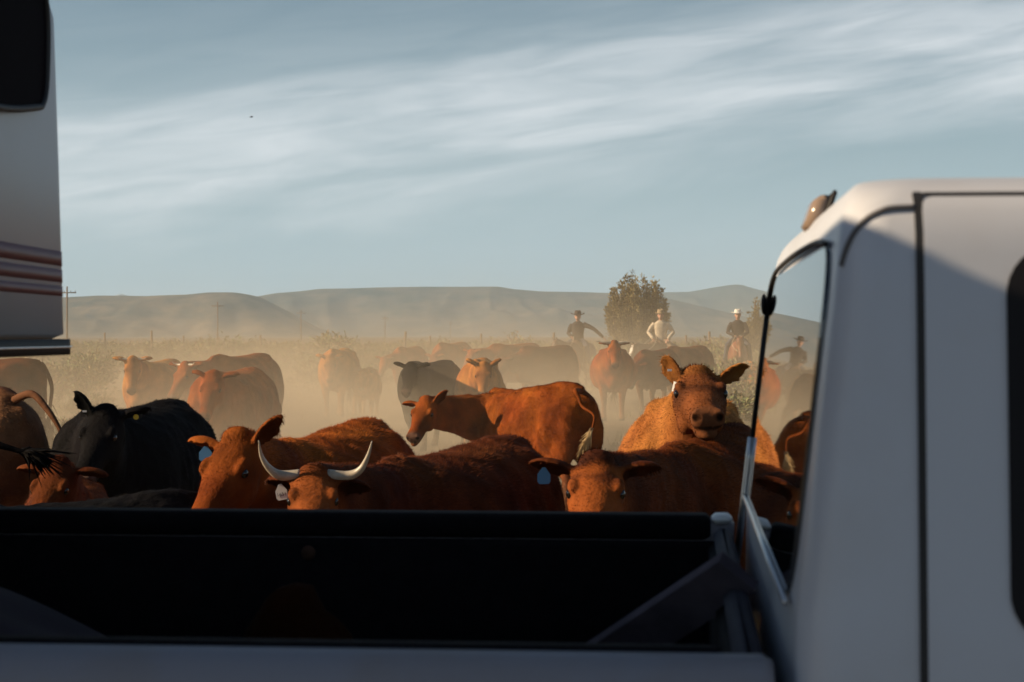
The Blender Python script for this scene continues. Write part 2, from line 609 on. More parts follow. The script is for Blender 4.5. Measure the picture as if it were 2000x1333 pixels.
def wheel(parent, x, y, r=0.39, wd=0.25):
    t = MB()
    prof = [(-wd / 2, r * 0.66), (-wd / 2, r * 0.93), (-wd * 0.38, r), (wd * 0.38, r), (wd / 2, r * 0.93), (wd / 2, r * 0.66)]
    n = 28
    vs = [(x + rr * math.cos(2 * math.pi * i / n), y + yy, r + rr * math.sin(2 * math.pi * i / n)) for yy, rr in prof for i in range(n)]
    fs = [(k * n + i, k * n + (i + 1) % n, ((k + 1) % len(prof)) * n + (i + 1) % n, ((k + 1) % len(prof)) * n + i) for k in range(len(prof)) for i in range(n)]
    t.add(vs, fs)
    wo_ = t.build('wheel', M_TYRE, parent)
    h = MB()
    h.loft([[(x + q * math.cos(2 * math.pi * i / n), y + yy, r + q * math.sin(2 * math.pi * i / n)) for i in range(n)] for yy, q in ((-wd * 0.3, 0.64 * r), (-wd * 0.42, 0.3 * r), (wd * 0.42, 0.3 * r), (wd * 0.3, 0.64 * r))])
    h.build('rim', M_CHROME, wo_)


for wx in (-1.25, 2.75):
    for wy in (0.13, BW - 0.13):
        wheel(truck, wx, wy)


def side_panel(name, u0, u1, z0, z1, off, r, m, parent, nz=28, nu=6, thick=0.004):
    """rounded panel that follows the curve of the near cab side, with a returned edge"""
    rows = []
    for k in range(nz + 1):
        tt = k / nz
        tt = 0.5 - 0.5 * math.cos(math.pi * tt)
        z = z0 + (z1 - z0) * tt
        dz = min(z - z0, z1 - z)
        ins = r - math.sqrt(max(0, r * r - (r - dz) ** 2)) if dz < r else 0.0
        a, b = u0 + ins, u1 - ins
        rows.append([(a + (b - a) * i / nu, z) for i in range(nu + 1)])
    vs, fs = [], []
    for layer, o_ in ((0, off), (1, off), (2, off - thick)):
        for row in rows:
            for u, z in row:
                vs.append(cab_pt(z, u=u, off=o_))
    n = nu + 1
    tot = (nz + 1) * n
    for k in range(nz):
        for i in range(nu):
            q = (k * n + i, k * n + i + 1, (k + 1) * n + i + 1, (k + 1) * n + i)
            fs.append(q)
    bl = [i for i in range(n)] + [k * n + nu for k in range(1, nz + 1)] + [nz * n + i for i in range(nu - 1, -1, -1)] + [k * n for k in range(nz - 1, 0, -1)]
    for i in range(len(bl)):
        a, b = bl[i], bl[(i + 1) % len(bl)]
        fs.append((b + tot, a + tot, a + 2 * tot, b + 2 * tot))
    return MB().add(vs, fs).build(name, m, parent)


DU = 0.133                                  # rear edge of the rear door
door = side_panel('door', DU + 0.004, 1.12, 0.62, 1.800, 0.005, 0.012, M_WPAINT, truck, nz=40, nu=8, thick=0.008)
side_panel('door_seal', DU - 0.0045, DU + 0.0065, 0.60, 1.806, 0.0035, 0.002, M_RUBBER, truck, nz=40, nu=1, thick=0.006)
side_panel('door_seal', DU + 0.007, 1.12, 1.801, 1.8055, 0.003, 0.001, M_RUBBER, truck, nz=3, nu=6, thick=0.006)
side_panel('door_window', 0.222, 1.05, 1.325, 1.747, 0.0085, 0.055, M_BLACK, door, nz=32, nu=10, thick=0.006)
side_panel('door_glass', 0.2455, 1.03, 1.345, 1.718, 0.0105, 0.03, M_GREENGLASS, door, nz=24, nu=8, thick=0.004)
side_panel('front_door', 1.132, 2.05, 0.62, 1.795, 0.005, 0.03, M_WPAINT, truck, nz=24, nu=6, thick=0.008)
side_panel('door_window', 1.16, 1.75, 1.325, 1.742, 0.0085, 0.05, M_GREENGLASS, truck, nz=20, nu=6, thick=0.006)
MB().box(1.02, 1.10, -0.028, -0.002, 1.19, 1.215, bev=0.006).build('door_handle', M_BLACK, door)
# pillar seam that curves round the rear corner up to the door
seam = [cab_pt(1.725, a=62, off=0.001), cab_pt(1.745, a=55, off=0.001), cab_pt(1.762, a=44, off=0.001), cab_pt(1.776, a=30, off=0.001), cab_pt(1.784, a=14, off=0.001), cab_pt(1.787, a=2, off=0.001), cab_pt(1.788, u=DU - 0.004, off=0.001)]


def smooth_path(pts, n=6):
    pts = [Vector(p) for p in pts]
    out = []
    for i in range(len(pts) - 1):
        p0, p1, p2, p3 = pts[max(i - 1, 0)], pts[i], pts[i + 1], pts[min(i + 2, len(pts) - 1)]
        for k in range(n):
            t = k / n
            out.append(0.5 * ((2 * p1) + (p2 - p0) * t + (2 * p0 - 5 * p1 + 4 * p2 - p3) * t * t + (3 * p1 - p0 - 3 * p2 + p3) * t ** 3))
    out.append(pts[-1])
    return out


MB().tube(smooth_path(seam), 0.0035, n=6).build('pillar_seam', M_TRIMLINE, truck)


# rear window on the back of the cab
def rear_pt(v, z, off=0.0):
    return Vector((cab_in(z)[0] - off, v, z))


V0, V1, Z0, Z1 = 0.13, BW - 0.15, 1.352, 1.752


def rr(v0, v1, z0, z1, r, n=7):
    return [(x, y) for x, y in ring_plan(v0, v1, z0, z1, r, n)]


# dark flat glass pane (one plane from sill to header) and its gasket
ga, gb = cab_in(Z0)[0], cab_in(Z1)[0]


def pane_pt(v, z, off=0.0):
    return Vector((ga + (gb - ga) * (z - Z0) / (Z1 - Z0) - 0.004 - off, v, z))


ol = rr(V0, V1, Z0, Z1, 0.085)
mb = MB()
c = pane_pt(BW / 2, (Z0 + Z1) / 2)
vs = [pane_pt(v, z, 0.002) for v, z in ol] + [pane_pt(v, z, -0.006) for v, z in ol]
n = len(ol)
fs = [tuple(range(n))[::-1], tuple(range(n, 2 * n))] + [(i, (i + 1) % n, n + (i + 1) % n, n + i) for i in range(n)]
glass = mb.add(vs, fs).build('rear_window', M_GLASS, truck, smooth=False)
ol2 = rr(V0 - 0.006, V1 + 0.006, Z0 - 0.006, Z1 + 0.006, 0.09)
up_part = [(v, z) for v, z in ol2]
i0 = 0
# black gasket over the top and sides, bright metal trim on the lower far side and along the sill
top = [(V0 + 0.05, Z1 + 0.002), (V0 + 0.12, Z1 + 0.007), (V0 + 0.30, Z1 + 0.013), (BW / 2, Z1 + 0.016), (V1 - 0.30, Z1 + 0.012), (V1 - 0.12, Z1 + 0.003), (V1 - 0.03, Z1 - 0.022), (V1 + 0.002, Z1 - 0.07)]
MB().tube(smooth_path([pane_pt(v, z, 0.003) for v, z in top]), 0.0042, n=8).build('window_gasket', M_RUBBER, glass)
MB().tube([pane_pt(v, z, 0.003) for v, z in [(V1 + 0.002, Z1 - 0.07), (V1 + 0.004, 1.60), (V1 + 0.004, 1.46)]], 0.004, n=8).build('window_gasket', M_RUBBER, glass)
MB().tube([pane_pt(v, z, 0.004) for v, z in [(V1 + 0.004, 1.46), (V1 + 0.004, 1.42), (V1 + 0.004, Z0 - 0.0), (V1 + 0.004, 1.22)]], 0.0065, n=8).build('window_trim', M_CHROME, glass)
MB().tube([pane_pt(v, z, 0.004) for v, z in [(V1 + 0.002, Z0 - 0.001), (BW / 2, Z0 - 0.002), (V0, Z0 - 0.001)]], 0.004, n=8).build('window_trim', M_CHROME, glass)
MB().ell(pane_pt(V1 - 0.005, Z1 - 0.045, 0.010), (0.006, 0.011, 0.020)).build('window_clip', M_BLACK, glass)
# cargo lamp on the back of the roof
lamp = MB().box(-0.016, 0.012, -0.06, 0.06, -0.026, 0.024, xf=lambda x, y, z: (0.082 + x + z * 0.35, 0.87 + y, 1.832 + z), bev=0.008).build('cargo_lamp', M_LENS, truck)
MB().box(0.004, 0.013, -0.066, 0.066, -0.032, 0.030, xf=lambda x, y, z: (0.084 + x + z * 0.35, 0.87 + y, 1.832 + z), bev=0.004).build('lamp_gasket', M_BLACK, lamp)

# bed
RZ = 1.300
bed_f, bed_r = -0.022, -2.42
mb = MB()
prof = [(0.012, 0.60), (0.0, 0.70), (0.0, 1.20), (0.006, 1.268), (0.020, 1.290), (0.040, RZ), (0.085, RZ), (0.100, RZ - 0.006), (0.100, 1.255), (0.075, 1.25), (0.075, 0.80), (0.05, 0.60)]
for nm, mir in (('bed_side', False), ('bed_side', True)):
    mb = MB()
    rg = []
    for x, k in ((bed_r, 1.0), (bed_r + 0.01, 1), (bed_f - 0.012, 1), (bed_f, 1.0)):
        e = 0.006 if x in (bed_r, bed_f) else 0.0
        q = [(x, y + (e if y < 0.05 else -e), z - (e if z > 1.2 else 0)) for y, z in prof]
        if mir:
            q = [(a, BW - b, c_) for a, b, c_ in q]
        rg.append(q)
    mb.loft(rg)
    mb.build(nm, M_BEDSHADE, truck)
# black liner: inner walls, floor, front wall, top caps
MB().box(bed_r, bed_f - 0.04, 0.078, 0.118, 0.80, 1.262, bev=0.01).build('bed_liner', M_LINER, truck)
MB().box(bed_r, bed_f - 0.02, BW - 0.128, BW - 0.078, 0.80, 1.262, bev=0.01).build('bed_liner', M_LINER, truck)
MB().box(bed_r, bed_f - 0.045, BW - 0.112, BW - 0.03, 1.264, RZ + 0.010, bev=0.008).build('rail_cap', M_LINER, truck)
MB().box(bed_r, bed_f - 0.05, 0.086, 0.125, 1.262, RZ + 0.004, bev=0.008).build('rail_cap', M_LINER, truck)
MB().box(bed_r, bed_f, 0.1, BW - 0.1, 0.74, 0.80, bev=0.008).build('bed_floor', M_LINER, truck)
MB().box(bed_f - 0.05, bed_f - 0.01, 0.12, BW - 0.13, 0.80, 1.262, bev=0.01).build('front_wall', M_LINER, truck)
MB().box(bed_f - 0.040, bed_f - 0.004, 0.125, BW - 0.115, 1.263, RZ - 0.012, bev=0.01).build('front_rail', M_GREY, truck)
MB().box(bed_r - 0.05, bed_r - 0.004, 0.04, BW - 0.04, 0.72, 1.29, bev=0.015).build('tailgate', M_WPAINT, truck)
for y0 in (0.118, BW - 0.128 - 0.22):
    MB().box(-1.62, -0.9, y0, y0 + 0.22, 0.80, 1.0, bev=0.06).build('wheel_well', M_LINER, truck)
MB().box(bed_f - 0.043, bed_f - 0.004, BW - 0.112, BW - 0.03, RZ - 0.006, RZ + 0.010, bev=0.007).build('rail_end_clip', mat('clip_white', (0.8, 0.8, 0.78), rough=0.5), truck)
MB().ell((-0.83, BW - 0.128, 1.235), (0.014, 0.008, 0.014)).build('tie_down_plug', mat('rusty_plug', (0.05, 0.018, 0.008), rough=0.9), truck)

# things lying in the bed


def lumpy(name, r, m, seed, flat=0.0):
    mb = MB()
    mb.ell((0, 0, r[2] * 0.75), r, nu=28, nv=16)
    out = []
    for p in mb.v:
        v = Vector(p)
        k = 1 + 0.30 * noise.noise(v * 6 + Vector((seed, 0, 0))) + 0.08 * noise.noise(v * 16)
        out.append((v.x * k, v.y * k, max(0.0, v.z * k)))
    mb.v = out
    return mb


def in_truck(o, loc, rz=0.0):
    p = T0 + tru * loc[0] + trv * loc[1]
    o.location = (p.x, p.y, loc[2])
    o.rotation_euler = (0, 0, rz - R(PSI))


sack = lumpy('feed_sack', (0.125, 0.10, 0.225), M_BURLAP, 3).build('feed_sack', M_BURLAP)
tag(sack, 'rounded brown burlap sack lying in the dark truck bed', 'sack')
sack.location = (-0.39, 3.28, 0.80)
# a board leaning from the bed floor up to the front rail
a_, b_ = Vector((-0.235, 3.37, 0.83)), Vector((0.322, 2.76, 1.315))
mb = MB()
dv = (b_ - a_).normalized()
sv = dv.cross(Vector((0, 1, 0.3))).normalized()
tv = dv.cross(sv).normalized()
rg = []
for p in (a_, a_ + dv * 0.005, b_ - dv * 0.005, b_):
    rg.append([p + sv * x + tv * y for x, y in ((-0.035, -0.01), (0.035, -0.01), (0.035, 0.01), (-0.035, 0.01))])
mb.loft(rg)
board = mb.build('board', M_BOARD, None, False)
tag(board, 'weathered grey board leaning in the front corner of the truck bed', 'board')
vs, fs = grid_mesh(np.linspace(-1.0, 0.55, 36), np.linspace(-0.5, 0.45, 24),
                   lambda x, y: 0.001 + max(0.0, min(0.55, 0.36 - (x + 0.1) * 0.48)) * (1 - (y / 0.9) ** 2) * min(1.0, (0.55 - x) / 0.3) + 0.02 * (1 + noise.noise(Vector((x * 5, y * 5, 1)))))
tb = MB().add(vs, fs)
nn = len(tb.v)
tb.add([(x, y, 0.0) for x, y, z in vs], [tuple(reversed(f)) for f in fs])
bl = [i for i in range(36)] + [k * 36 + 35 for k in range(1, 24)] + [23 * 36 + i for i in range(34, -1, -1)] + [k * 36 for k in range(22, 0, -1)]
tb.f += [(bl[(i + 1) % len(bl)], bl[i], bl[i] + nn, bl[(i + 1) % len(bl)] + nn) for i in range(len(bl))]
tarp = tb.build('tarp', M_TARP)
tag(tarp, 'dark folded tarp heaped along the truck bed towards the trailer', 'tarp')
in_truck(tarp, (-0.95, 0.78, 0.80))

# ------------------------------------------------------------------ trailer
TW = 2.40
tr = empty('gooseneck_trailer', (-0.952, 1.70, 0), R(-1.0))
tag(tr, 'white gooseneck trailer with three red stripes and a dark window', 'trailer')
mb = MB()
NB, NTOP = 1.642, 2.392
rings = []
for z, i in ((NB, 0.02), (NB + 0.01, 0.0), (2.0, 0.008), (NTOP - 0.10, 0.016), (NTOP - 0.04, 0.03), (NTOP - 0.01, 0.06), (NTOP, 0.12)):
    rings.append([(x, y, z) for x, y in ring_plan(-2.5, -i, i, TW - i, 0.06, 8, 0.16)])
mb.loft(rings)
mb.build('nose', M_TRAILER, tr)
mb = MB()
mb.loft([[(x, y, z) for x, y in ring_plan(-9.0, -2.46, i, TW - i, 0.06, 4, 0.06)] for z, i in ((0.55, 0.02), (0.57, 0.0), (NTOP - 0.08, 0.013), (NTOP - 0.01, 0.05), (NTOP + 0.005, 0.12))])
mb.build('body', M_TRAILER, tr)


def nose_band(name, z0, z1, off, m, parent, u_back=-2.4):
    """band that follows front cap and rounded corners of the nose between two heights"""
    pl = ring_plan(-2.5, 0.0, 0.0, TW, 0.06, 8, 0.16)
    idx = list(range(9, 27))                # both front corners
    base = [(u_back, 0.0, 0, -1)] + [(*pl[i], 0, 0) for i in idx] + [(u_back, TW, 0, 1)]
    pts = []
    for k, (x, y, nx, ny) in enumerate(base):
        if k in (0, len(base) - 1):
            nrm = Vector((0, ny, 0))
        else:
            cx, cy = -0.16, (0.16 if y < TW / 2 else TW - 0.16)
            nrm = Vector((x - cx, y - cy, 0)).normalized()
        pts.append((Vector((x, y, 0)), nrm))
    vs = []
    for z in (z0, z1):
        i = float(np.interp(z, [NB, 2.0, NTOP - 0.1], [0.0, 0.008, 0.016]))
        for p, nrm in pts:
            q = p + nrm * (off - i)
            vs.append((q.x, q.y, z))
    for z in (z1, z0):
        i = float(np.interp(z, [NB, 2.0, NTOP - 0.1], [0.0, 0.008, 0.016]))
        for p, nrm in pts:
            q = p + nrm * (-i - 0.004)
            vs.append((q.x, q.y, z))
    n = len(pts)
    fs = []
    for r_ in range(4):
        a, b = r_ * n, ((r_ + 1) % 4) * n
        for k in range(n - 1):
            fs.append((a + k, a + k + 1, b + k + 1, b + k))
    fs += [(0, n, 2 * n, 3 * n), (n - 1, 4 * n - 1, 3 * n - 1, 2 * n - 1)]
    return MB().add(vs, fs).build(name, m, parent)


for z0, z1 in ((1.790, 1.820), (1.757, 1.783), (1.729, 1.749)):
    nose_band('stripe', z0, z1, 0.0008, M_RED, tr)
nose_band('bottom_trim', 1.610, 1.642, 0.014, M_BLACK, tr)
nose_band('trim_strip', 1.624, 1.628, 0.017, M_CHROME, tr)
MB().box(-2.45, -0.05, 0.0, TW - 0.0, 1.614, 1.640, bev=0.01).build('nose_underside', M_BLACK, tr)
# dark front window with curved far edge
outl = [(0.30, 2.02), (1.2, 2.035), (1.75, 2.055), (2.02, 2.085), (2.08, 2.10), (2.105, 2.14), (2.115, 2.22), (2.11, 2.28), (2.08, 2.325), (2.0, 2.345), (1.2, 2.355), (0.4, 2.355), (0.3, 2.33), (0.285, 2.2)]
op = smooth_path([(0, y, z) for y, z in outl + outl[:1]], 4)[:-1]
n = len(op)
vs = [(0.004, p.y, p.z) for p in op] + [(-0.03, p.y, p.z) for p in op]
MB().add(vs, [tuple(range(n)), tuple(range(n, 2 * n))[::-1]] + [(i, n + i, n + (i + 1) % n, (i + 1) % n) for i in range(n)]).build('front_window', M_TINT, tr, smooth=False)
MB().tube([(0.004, p.y, p.z) for p in op + op[:1]], 0.007, n=8).build('window_gasket', M_RUBBER, tr)
MB().tube([(-1.30, TW / 2, 1.62), (-1.30, TW / 2, 1.02)], 0.06, n=16).build('gooseneck_post', M_BLACK, tr)
for wx in (-6.6, -5.7):
    for wy in (0.1, TW - 0.1):
        wheel(tr, wx, wy, 0.36, 0.2)
for x0 in (-4.5, -7.4):
    MB().box(x0, x0 + 0.9, -0.012, 0.004, 1.5, 2.0, bev=0.004).build('window', M_GLASS, tr)

# ------------------------------------------------------------------ animals
COW_BODY = [  # x, top, bottom, half width
    (-0.83, 1.17, 0.98, 0.09), (-0.80, 1.235, 0.86, 0.17), (-0.73, 1.30, 0.74, 0.245), (-0.60, 1.345, 0.66, 0.285), (-0.42, 1.362, 0.60, 0.31),
    (-0.20, 1.350, 0.545, 0.355), (0.05, 1.335, 0.515, 0.385), (0.27, 1.335, 0.53, 0.365), (0.46, 1.355, 0.58, 0.31), (0.60, 1.335, 0.61, 0.265),
    (0.70, 1.27, 0.65, 0.21), (0.78, 1.17, 0.72, 0.13)]
HORSE_BODY = [
    (-0.80, 1.24, 1.02, 0.09), (-0.76, 1.33, 0.90, 0.18), (-0.66, 1.43, 0.84, 0.25), (-0.50, 1.475, 0.82, 0.275), (-0.30, 1.455, 0.80, 0.275),
    (-0.05, 1.42, 0.76, 0.29), (0.20, 1.42, 0.74, 0.285), (0.40, 1.475, 0.77, 0.245), (0.55, 1.47, 0.82, 0.21), (0.66, 1.38, 0.88, 0.18), (0.74, 1.26, 0.96, 0.11)]
COW_HEAD = [  # t along the head, half width, up, down
    (-0.07, 0.055, 0.015, 0.09), (-0.02, 0.092, 0.048, 0.14), (0.08, 0.112, 0.050, 0.18), (0.20, 0.116, 0.043, 0.205), (0.32, 0.115, 0.036, 0.205), (0.45, 0.096, 0.024, 0.185),
    (0.60, 0.076, 0.014, 0.155), (0.74, 0.068, 0.008, 0.130), (0.85, 0.074, 0.006, 0.122), (0.93, 0.077, -0.002, 0.115), (0.985, 0.062, -0.018, 0.098), (1.0, 0.035, -0.035, 0.08)]
HORSE_HEAD = [
    (-0.07, 0.05, 0.01, 0.09), (-0.02, 0.078, 0.04, 0.15), (0.10, 0.092, 0.045, 0.20), (0.25, 0.095, 0.035, 0.20), (0.40, 0.082, 0.022, 0.17), (0.55, 0.062, 0.014, 0.13),
    (0.70, 0.053, 0.010, 0.105), (0.84, 0.055, 0.008, 0.10), (0.94, 0.054, -0.002, 0.095), (1.0, 0.030, -0.025, 0.075)]


def sgnp(v, e):
    return math.copysign(abs(v) ** e, v)


def oval(c, right, up, hw, hu, hd, n=22, eu=0.9, ed=0.9, top=1.0):
    out = []
    for i in range(n):
        a = 2 * math.pi * i / n
        ca, sa = math.cos(a), math.sin(a)
        wv = hw * sgnp(ca, eu if sa > 0 else ed) * (top if sa > 0.3 else 1.0)
        h = (hu if sa > 0 else hd) * sgnp(sa, 0.95)
        out.append(c + right * wv + up * h)
    return out


def frame_from(fwd, roll=0.0):
    f = fwd.normalized()
    r_ = f.cross(Vector((0, 0, 1)))
    if r_.length < 1e-3:
        r_ = Vector((0, -1, 0))
    r_.normalize()
    u = r_.cross(f).normalized()
    if roll:
        q = Matrix.Rotation(roll, 3, f)
        r_, u = q @ r_, q @ u
    return f, r_, u


def ear_shell(mb, root, d, face, L, W, cup=0.03, th=0.016, droop=0.0):
    """leaf shaped cupped ear along d, open side towards face"""
    d = d.normalized()
    side = d.cross(face).normalized()
    face = side.cross(d).normalized()
    rings = []
    prof = [(0.0, 0.30), (0.12, 0.50), (0.3, 0.86), (0.5, 1.0), (0.68, 0.92), (0.84, 0.64), (0.95, 0.32), (1.0, 0.08)]
    for s, wv in prof:
        hw = W * 0.5 * wv
        c = root + d * (L * s) - Vector((0, 0, 1)) * droop * s * s
        cc = cup * wv
        q = [-1, -0.66, -0.33, 0, 0.33, 0.66, 1]
        fr = [c + side * (hw * x) - face * (cc * (1 - x * x)) for x in q]
        bk = [c + side * (hw * x) - face * (cc * (1 - x * x) + th * (1 - 0.5 * x * x)) for x in reversed(q)]
        rings.append(fr + bk)
    mb.loft(rings)
    return side, face


def animal(name, kind, loc, heading, S, label, cat, group, base, poll=None, muzzle=None, roll=0.0, voxel=0.016, gait=0.0,
           neck=(10, -12), head=(0, -50), horns=None, ears=((0, 0), (0, 0)), tags=(), tail=None, fur=0, face=None, dark=None, width=1.0, halter=False,
           belly=None, ear_len=1.0, headS=1.0, muz=None, blaze=None, jaw_open=0.0, dip=0.0, switch=None):
    """a cow or horse. poll and muzzle are world targets when given; heading in degrees (180 = left, 270 = to the camera)"""
    hd = R(heading)
    Minv = (Matrix.Translation(Vector(loc)) @ Matrix.Rotation(hd, 4, 'Z') @ Matrix.Scale(S, 4)).inverted()
    root = empty(name, loc, hd, S)
    tag(root, label, cat, group)
    horse = kind == 'horse'
    BODY = HORSE_BODY if horse else COW_BODY
    HEAD = HORSE_HEAD if horse else COW_HEAD
    HL = (0.60 if horse else 0.53) * headS
    mb = MB()
    X, Y, Z = Vector((1, 0, 0)), Vector((0, 1, 0)), Vector((0, 0, 1))
    rings = []
    for x, zt, zb, hw in BODY:
        dz = -dip * max(0, (x + 0.2)) if not horse else 0
        zt, zb = zt + dz, zb + dz
        zc = zb + (zt - zb) * 0.46
        rings.append(oval(Vector((x, 0, zc)), -Y, Z, hw * width, zt - zc, zc - zb, 26, 1.0, 0.85))
    mb.loft(rings)
    # muscles and bones that show
    el_ = mb.ell
    if not horse:
        for s in (-1, 1):
            el_((-0.62, s * 0.17 * width, 0.86), (0.20, 0.115, 0.34))
            el_((0.50, s * 0.19 * width, 0.96), (0.155, 0.085, 0.31))
            el_((-0.42, s * 0.175 * width, 1.258), (0.15, 0.075, 0.06))
            el_((-0.78, s * 0.085, 1.18), (0.055, 0.05, 0.05))
            el_((0.12, s * 0.25 * width, 0.85), (0.34, 0.125, 0.25))
        el_((0.70, 0, 0.72 - dip * 0.5), (0.13, 0.11, 0.15))
        el_((0.52, 0, 1.315 - dip * 0.7), (0.22, 0.075, 0.055))
        el_((-0.5, 0, 1.33), (0.3, 0.10, 0.045))
        el_((-0.80, 0, 1.20), (0.06, 0.055, 0.09))
    else:
        for s in (-1, 1):
            el_((-0.56, s * 0.15, 1.08), (0.22, 0.12, 0.34))
            el_((0.50, s * 0.14, 1.08), (0.15, 0.085, 0.30))
            el_((0.67, s * 0.08, 1.05), (0.09, 0.085, 0.13))
    # legs
    g = gait

    def leg(pts, rads):
        mb.tube([Vector(p) for p in pts], rads, 12, ref=(0, 1, 0))

    for s, ph in ((1, g), (-1, g + math.pi)):
        a, b = 0.16 * math.sin(ph), 0.16 * math.sin(ph + math.pi * 0.6)
        lift = max(0, math.cos(ph)) * 0.07 if g else 0
        lift2 = max(0, math.cos(ph + math.pi * 0.6)) * 0.06 if g else 0
        if not horse:
            leg([(0.48, s * 0.19, 0.90), (0.44, s * 0.185, 0.70), (0.455 + a * 0.55, s * 0.165, 0.43 + lift * 0.4), (0.44 + a * 0.9 - lift, s * 0.16, 0.24 + lift), (0.43 + a - lift * 1.3, s * 0.16, 0.115 + lift), (0.475 + a - lift * 1.1, s * 0.165, 0.055 + lift), (0.49 + a - lift, s * 0.165, 0.0 + lift)],
                [0.115, 0.088, 0.062, 0.043, 0.046, 0.056, 0.062])
            leg([(-0.58, s * 0.19, 0.95), (-0.46, s * 0.215, 0.72), (-0.62 + b * 0.4, s * 0.19, 0.60), (-0.74 + b * 0.6, s * 0.175, 0.47 + lift2 * 0.5), (-0.71 + b * 0.85, s * 0.17, 0.27 + lift2), (-0.695 + b, s * 0.17, 0.12 + lift2), (-0.655 + b, s * 0.175, 0.055 + lift2), (-0.64 + b, s * 0.175, 0.0 + lift2)],
                [0.16, 0.135, 0.092, 0.064, 0.046, 0.049, 0.057, 0.062])
        else:
            leg([(0.48, s * 0.15, 1.05), (0.43, s * 0.15, 0.86), (0.45 + a * 0.55, s * 0.13, 0.53 + lift * 0.4), (0.44 + a * 0.9 - lift, s * 0.13, 0.30 + lift), (0.43 + a - lift, s * 0.13, 0.14 + lift), (0.48 + a - lift, s * 0.13, 0.055 + lift), (0.495 + a - lift, s * 0.13, 0.0 + lift)],
                [0.10, 0.082, 0.055, 0.038, 0.042, 0.05, 0.062])
            leg([(-0.54, s * 0.15, 1.12), (-0.42, s * 0.18, 0.86), (-0.60 + b * 0.4, s * 0.15, 0.70), (-0.73 + b * 0.6, s * 0.135, 0.56 + lift2 * 0.5), (-0.70 + b * 0.85, s * 0.13, 0.32 + lift2), (-0.685 + b, s * 0.13, 0.14 + lift2), (-0.645 + b, s * 0.13, 0.055 + lift2), (-0.63 + b, s * 0.13, 0.0 + lift2)],
                [0.15, 0.12, 0.08, 0.055, 0.04, 0.044, 0.052, 0.062])
    # neck and head
    if poll is not None:
        Pl = Minv @ Vector(poll)
        Mz = Minv @ Vector(muzzle)
        hf, hr_, hu_ = frame_from(Mz - Pl, roll)
    else:
        nl = 0.80 if horse else 0.62
        ny, npch = R(neck[0]), R(neck[1])
        N0 = Vector((0.52, 0, 1.22 if horse else 1.16))
        Pl = N0 + Vector((math.cos(ny) * math.cos(npch), math.sin(ny) * math.cos(npch), math.sin(npch))) * nl
        hy_, hp_ = R(head[0]), R(head[1])
        hf, hr_, hu_ = frame_from(Vector((math.cos(hy_) * math.cos(hp_), math.sin(hy_) * math.cos(hp_), math.sin(hp_))), roll)
    n0 = Vector((0.40, 0, (1.14 if horse else 1.02) - dip * 0.6))
    nend = Pl - hu_ * 0.075 * headS + hf * 0.03
    nd = (nend - n0)
    c1 = n0 + Vector((0.30, nd.y * 0.18, nd.z * 0.42))
    rings = []
    for k in range(9):
        t = k / 8
        p = n0 * (1 - t) ** 2 + c1 * 2 * t * (1 - t) + nend * t * t
        tg = (c1 - n0) * 2 * (1 - t) + (nend - c1) * 2 * t
        _, rr_, uu_ = frame_from(tg)
        if horse:
            hh, hw = 0.30 * (1 - t) + 0.135 * t, 0.155 * (1 - t) + 0.075 * t
        else:
            hh, hw = 0.315 * (1 - t) + 0.15 * t, 0.205 * (1 - t) + 0.098 * t
        mb_r = oval(p, rr_, uu_, hw, hh * 0.95, hh * 1.05, 18, 0.95, 0.8)
        rings.append(mb_r)
    mb.loft(rings)
    hs = headS
    rings = []
    for t, hw, u_, d_ in HEAD:
        rings.append(oval(Pl + hf * (t * HL), hr_, hu_, hw * hs, (u_ + 0.06) * hs, (d_ - 0.06) * hs if d_ > 0.08 else 0.02 * hs, 20, 0.85, 1.25))
        rings[-1] = [p - hu_ * 0.06 * hs for p in rings[-1]]
    mb.loft(rings)
    hp = lambda f, r_, u: Pl + hf * (f * HL) + hr_ * (r_ * hs) + hu_ * (u * hs)
    rotm = Matrix((hf, hr_, hu_)).transposed()
    eye_f, eye_r, eye_u = (0.33, 0.098, -0.012) if not horse else (0.30, 0.083, -0.02)
    for s in (-1, 1):
        mb.ell(hp(eye_f - 0.03, s * (eye_r - 0.008), eye_u + 0.022), (0.052 * hs, 0.024 * hs, 0.022 * hs), rotm)
        mb.ell(hp(eye_f + 0.02, s * (eye_r - 0.012), eye_u - 0.036), (0.05 * hs, 0.02 * hs, 0.018 * hs), rotm)
        mb.ell(hp(0.30, s * 0.062, -0.125), (0.11 * hs, 0.042 * hs, 0.075 * hs), rotm)
        mb.ell(hp(0.945, s * 0.047, -0.038), (0.034 * hs, 0.026 * hs, 0.032 * hs), rotm)
    if not horse:
        mb.ell(hp(-0.01, 0, 0.025), (0.06 * hs, 0.075 * hs, 0.05 * hs), rotm)
    jd = 0.045 + jaw_open
    mb.ell(hp(0.86, 0, -0.075 - jd), (0.085 * hs, 0.050 * hs, 0.026 * hs), rotm)
    mb.ell(hp(0.62, 0, -0.105 - jd * 0.6), (0.18 * hs, 0.050 * hs, 0.040 * hs), rotm)
    # ears
    earinfo = []
    for s, (eup, eback) in ((1, ears[0]), (-1, ears[1])):
        if horse:
            rt = hp(0.03, s * 0.055, 0.03)
            d = hu_ * 0.85 - hf * 0.25 + hr_ * s * 0.25
            sd, fc = ear_shell(mb, rt, d, (hf + hr_ * s * 0.5), 0.15 * hs, 0.07 * hs, 0.02, 0.016)
            L = 0.15 * hs
        else:
            rt = hp(0.07, s * 0.085, -0.012)
            d = hr_ * s * math.cos(R(eup)) + hu_ * math.sin(R(eup)) - hf * (0.22 + eback)
            L = 0.215 * hs * ear_len
            sd, fc = ear_shell(mb, rt, d, (hf * 0.8 - hu_ * 0.5), L, 0.115 * hs * ear_len, 0.026 * hs, max(0.028, voxel * 2.4))
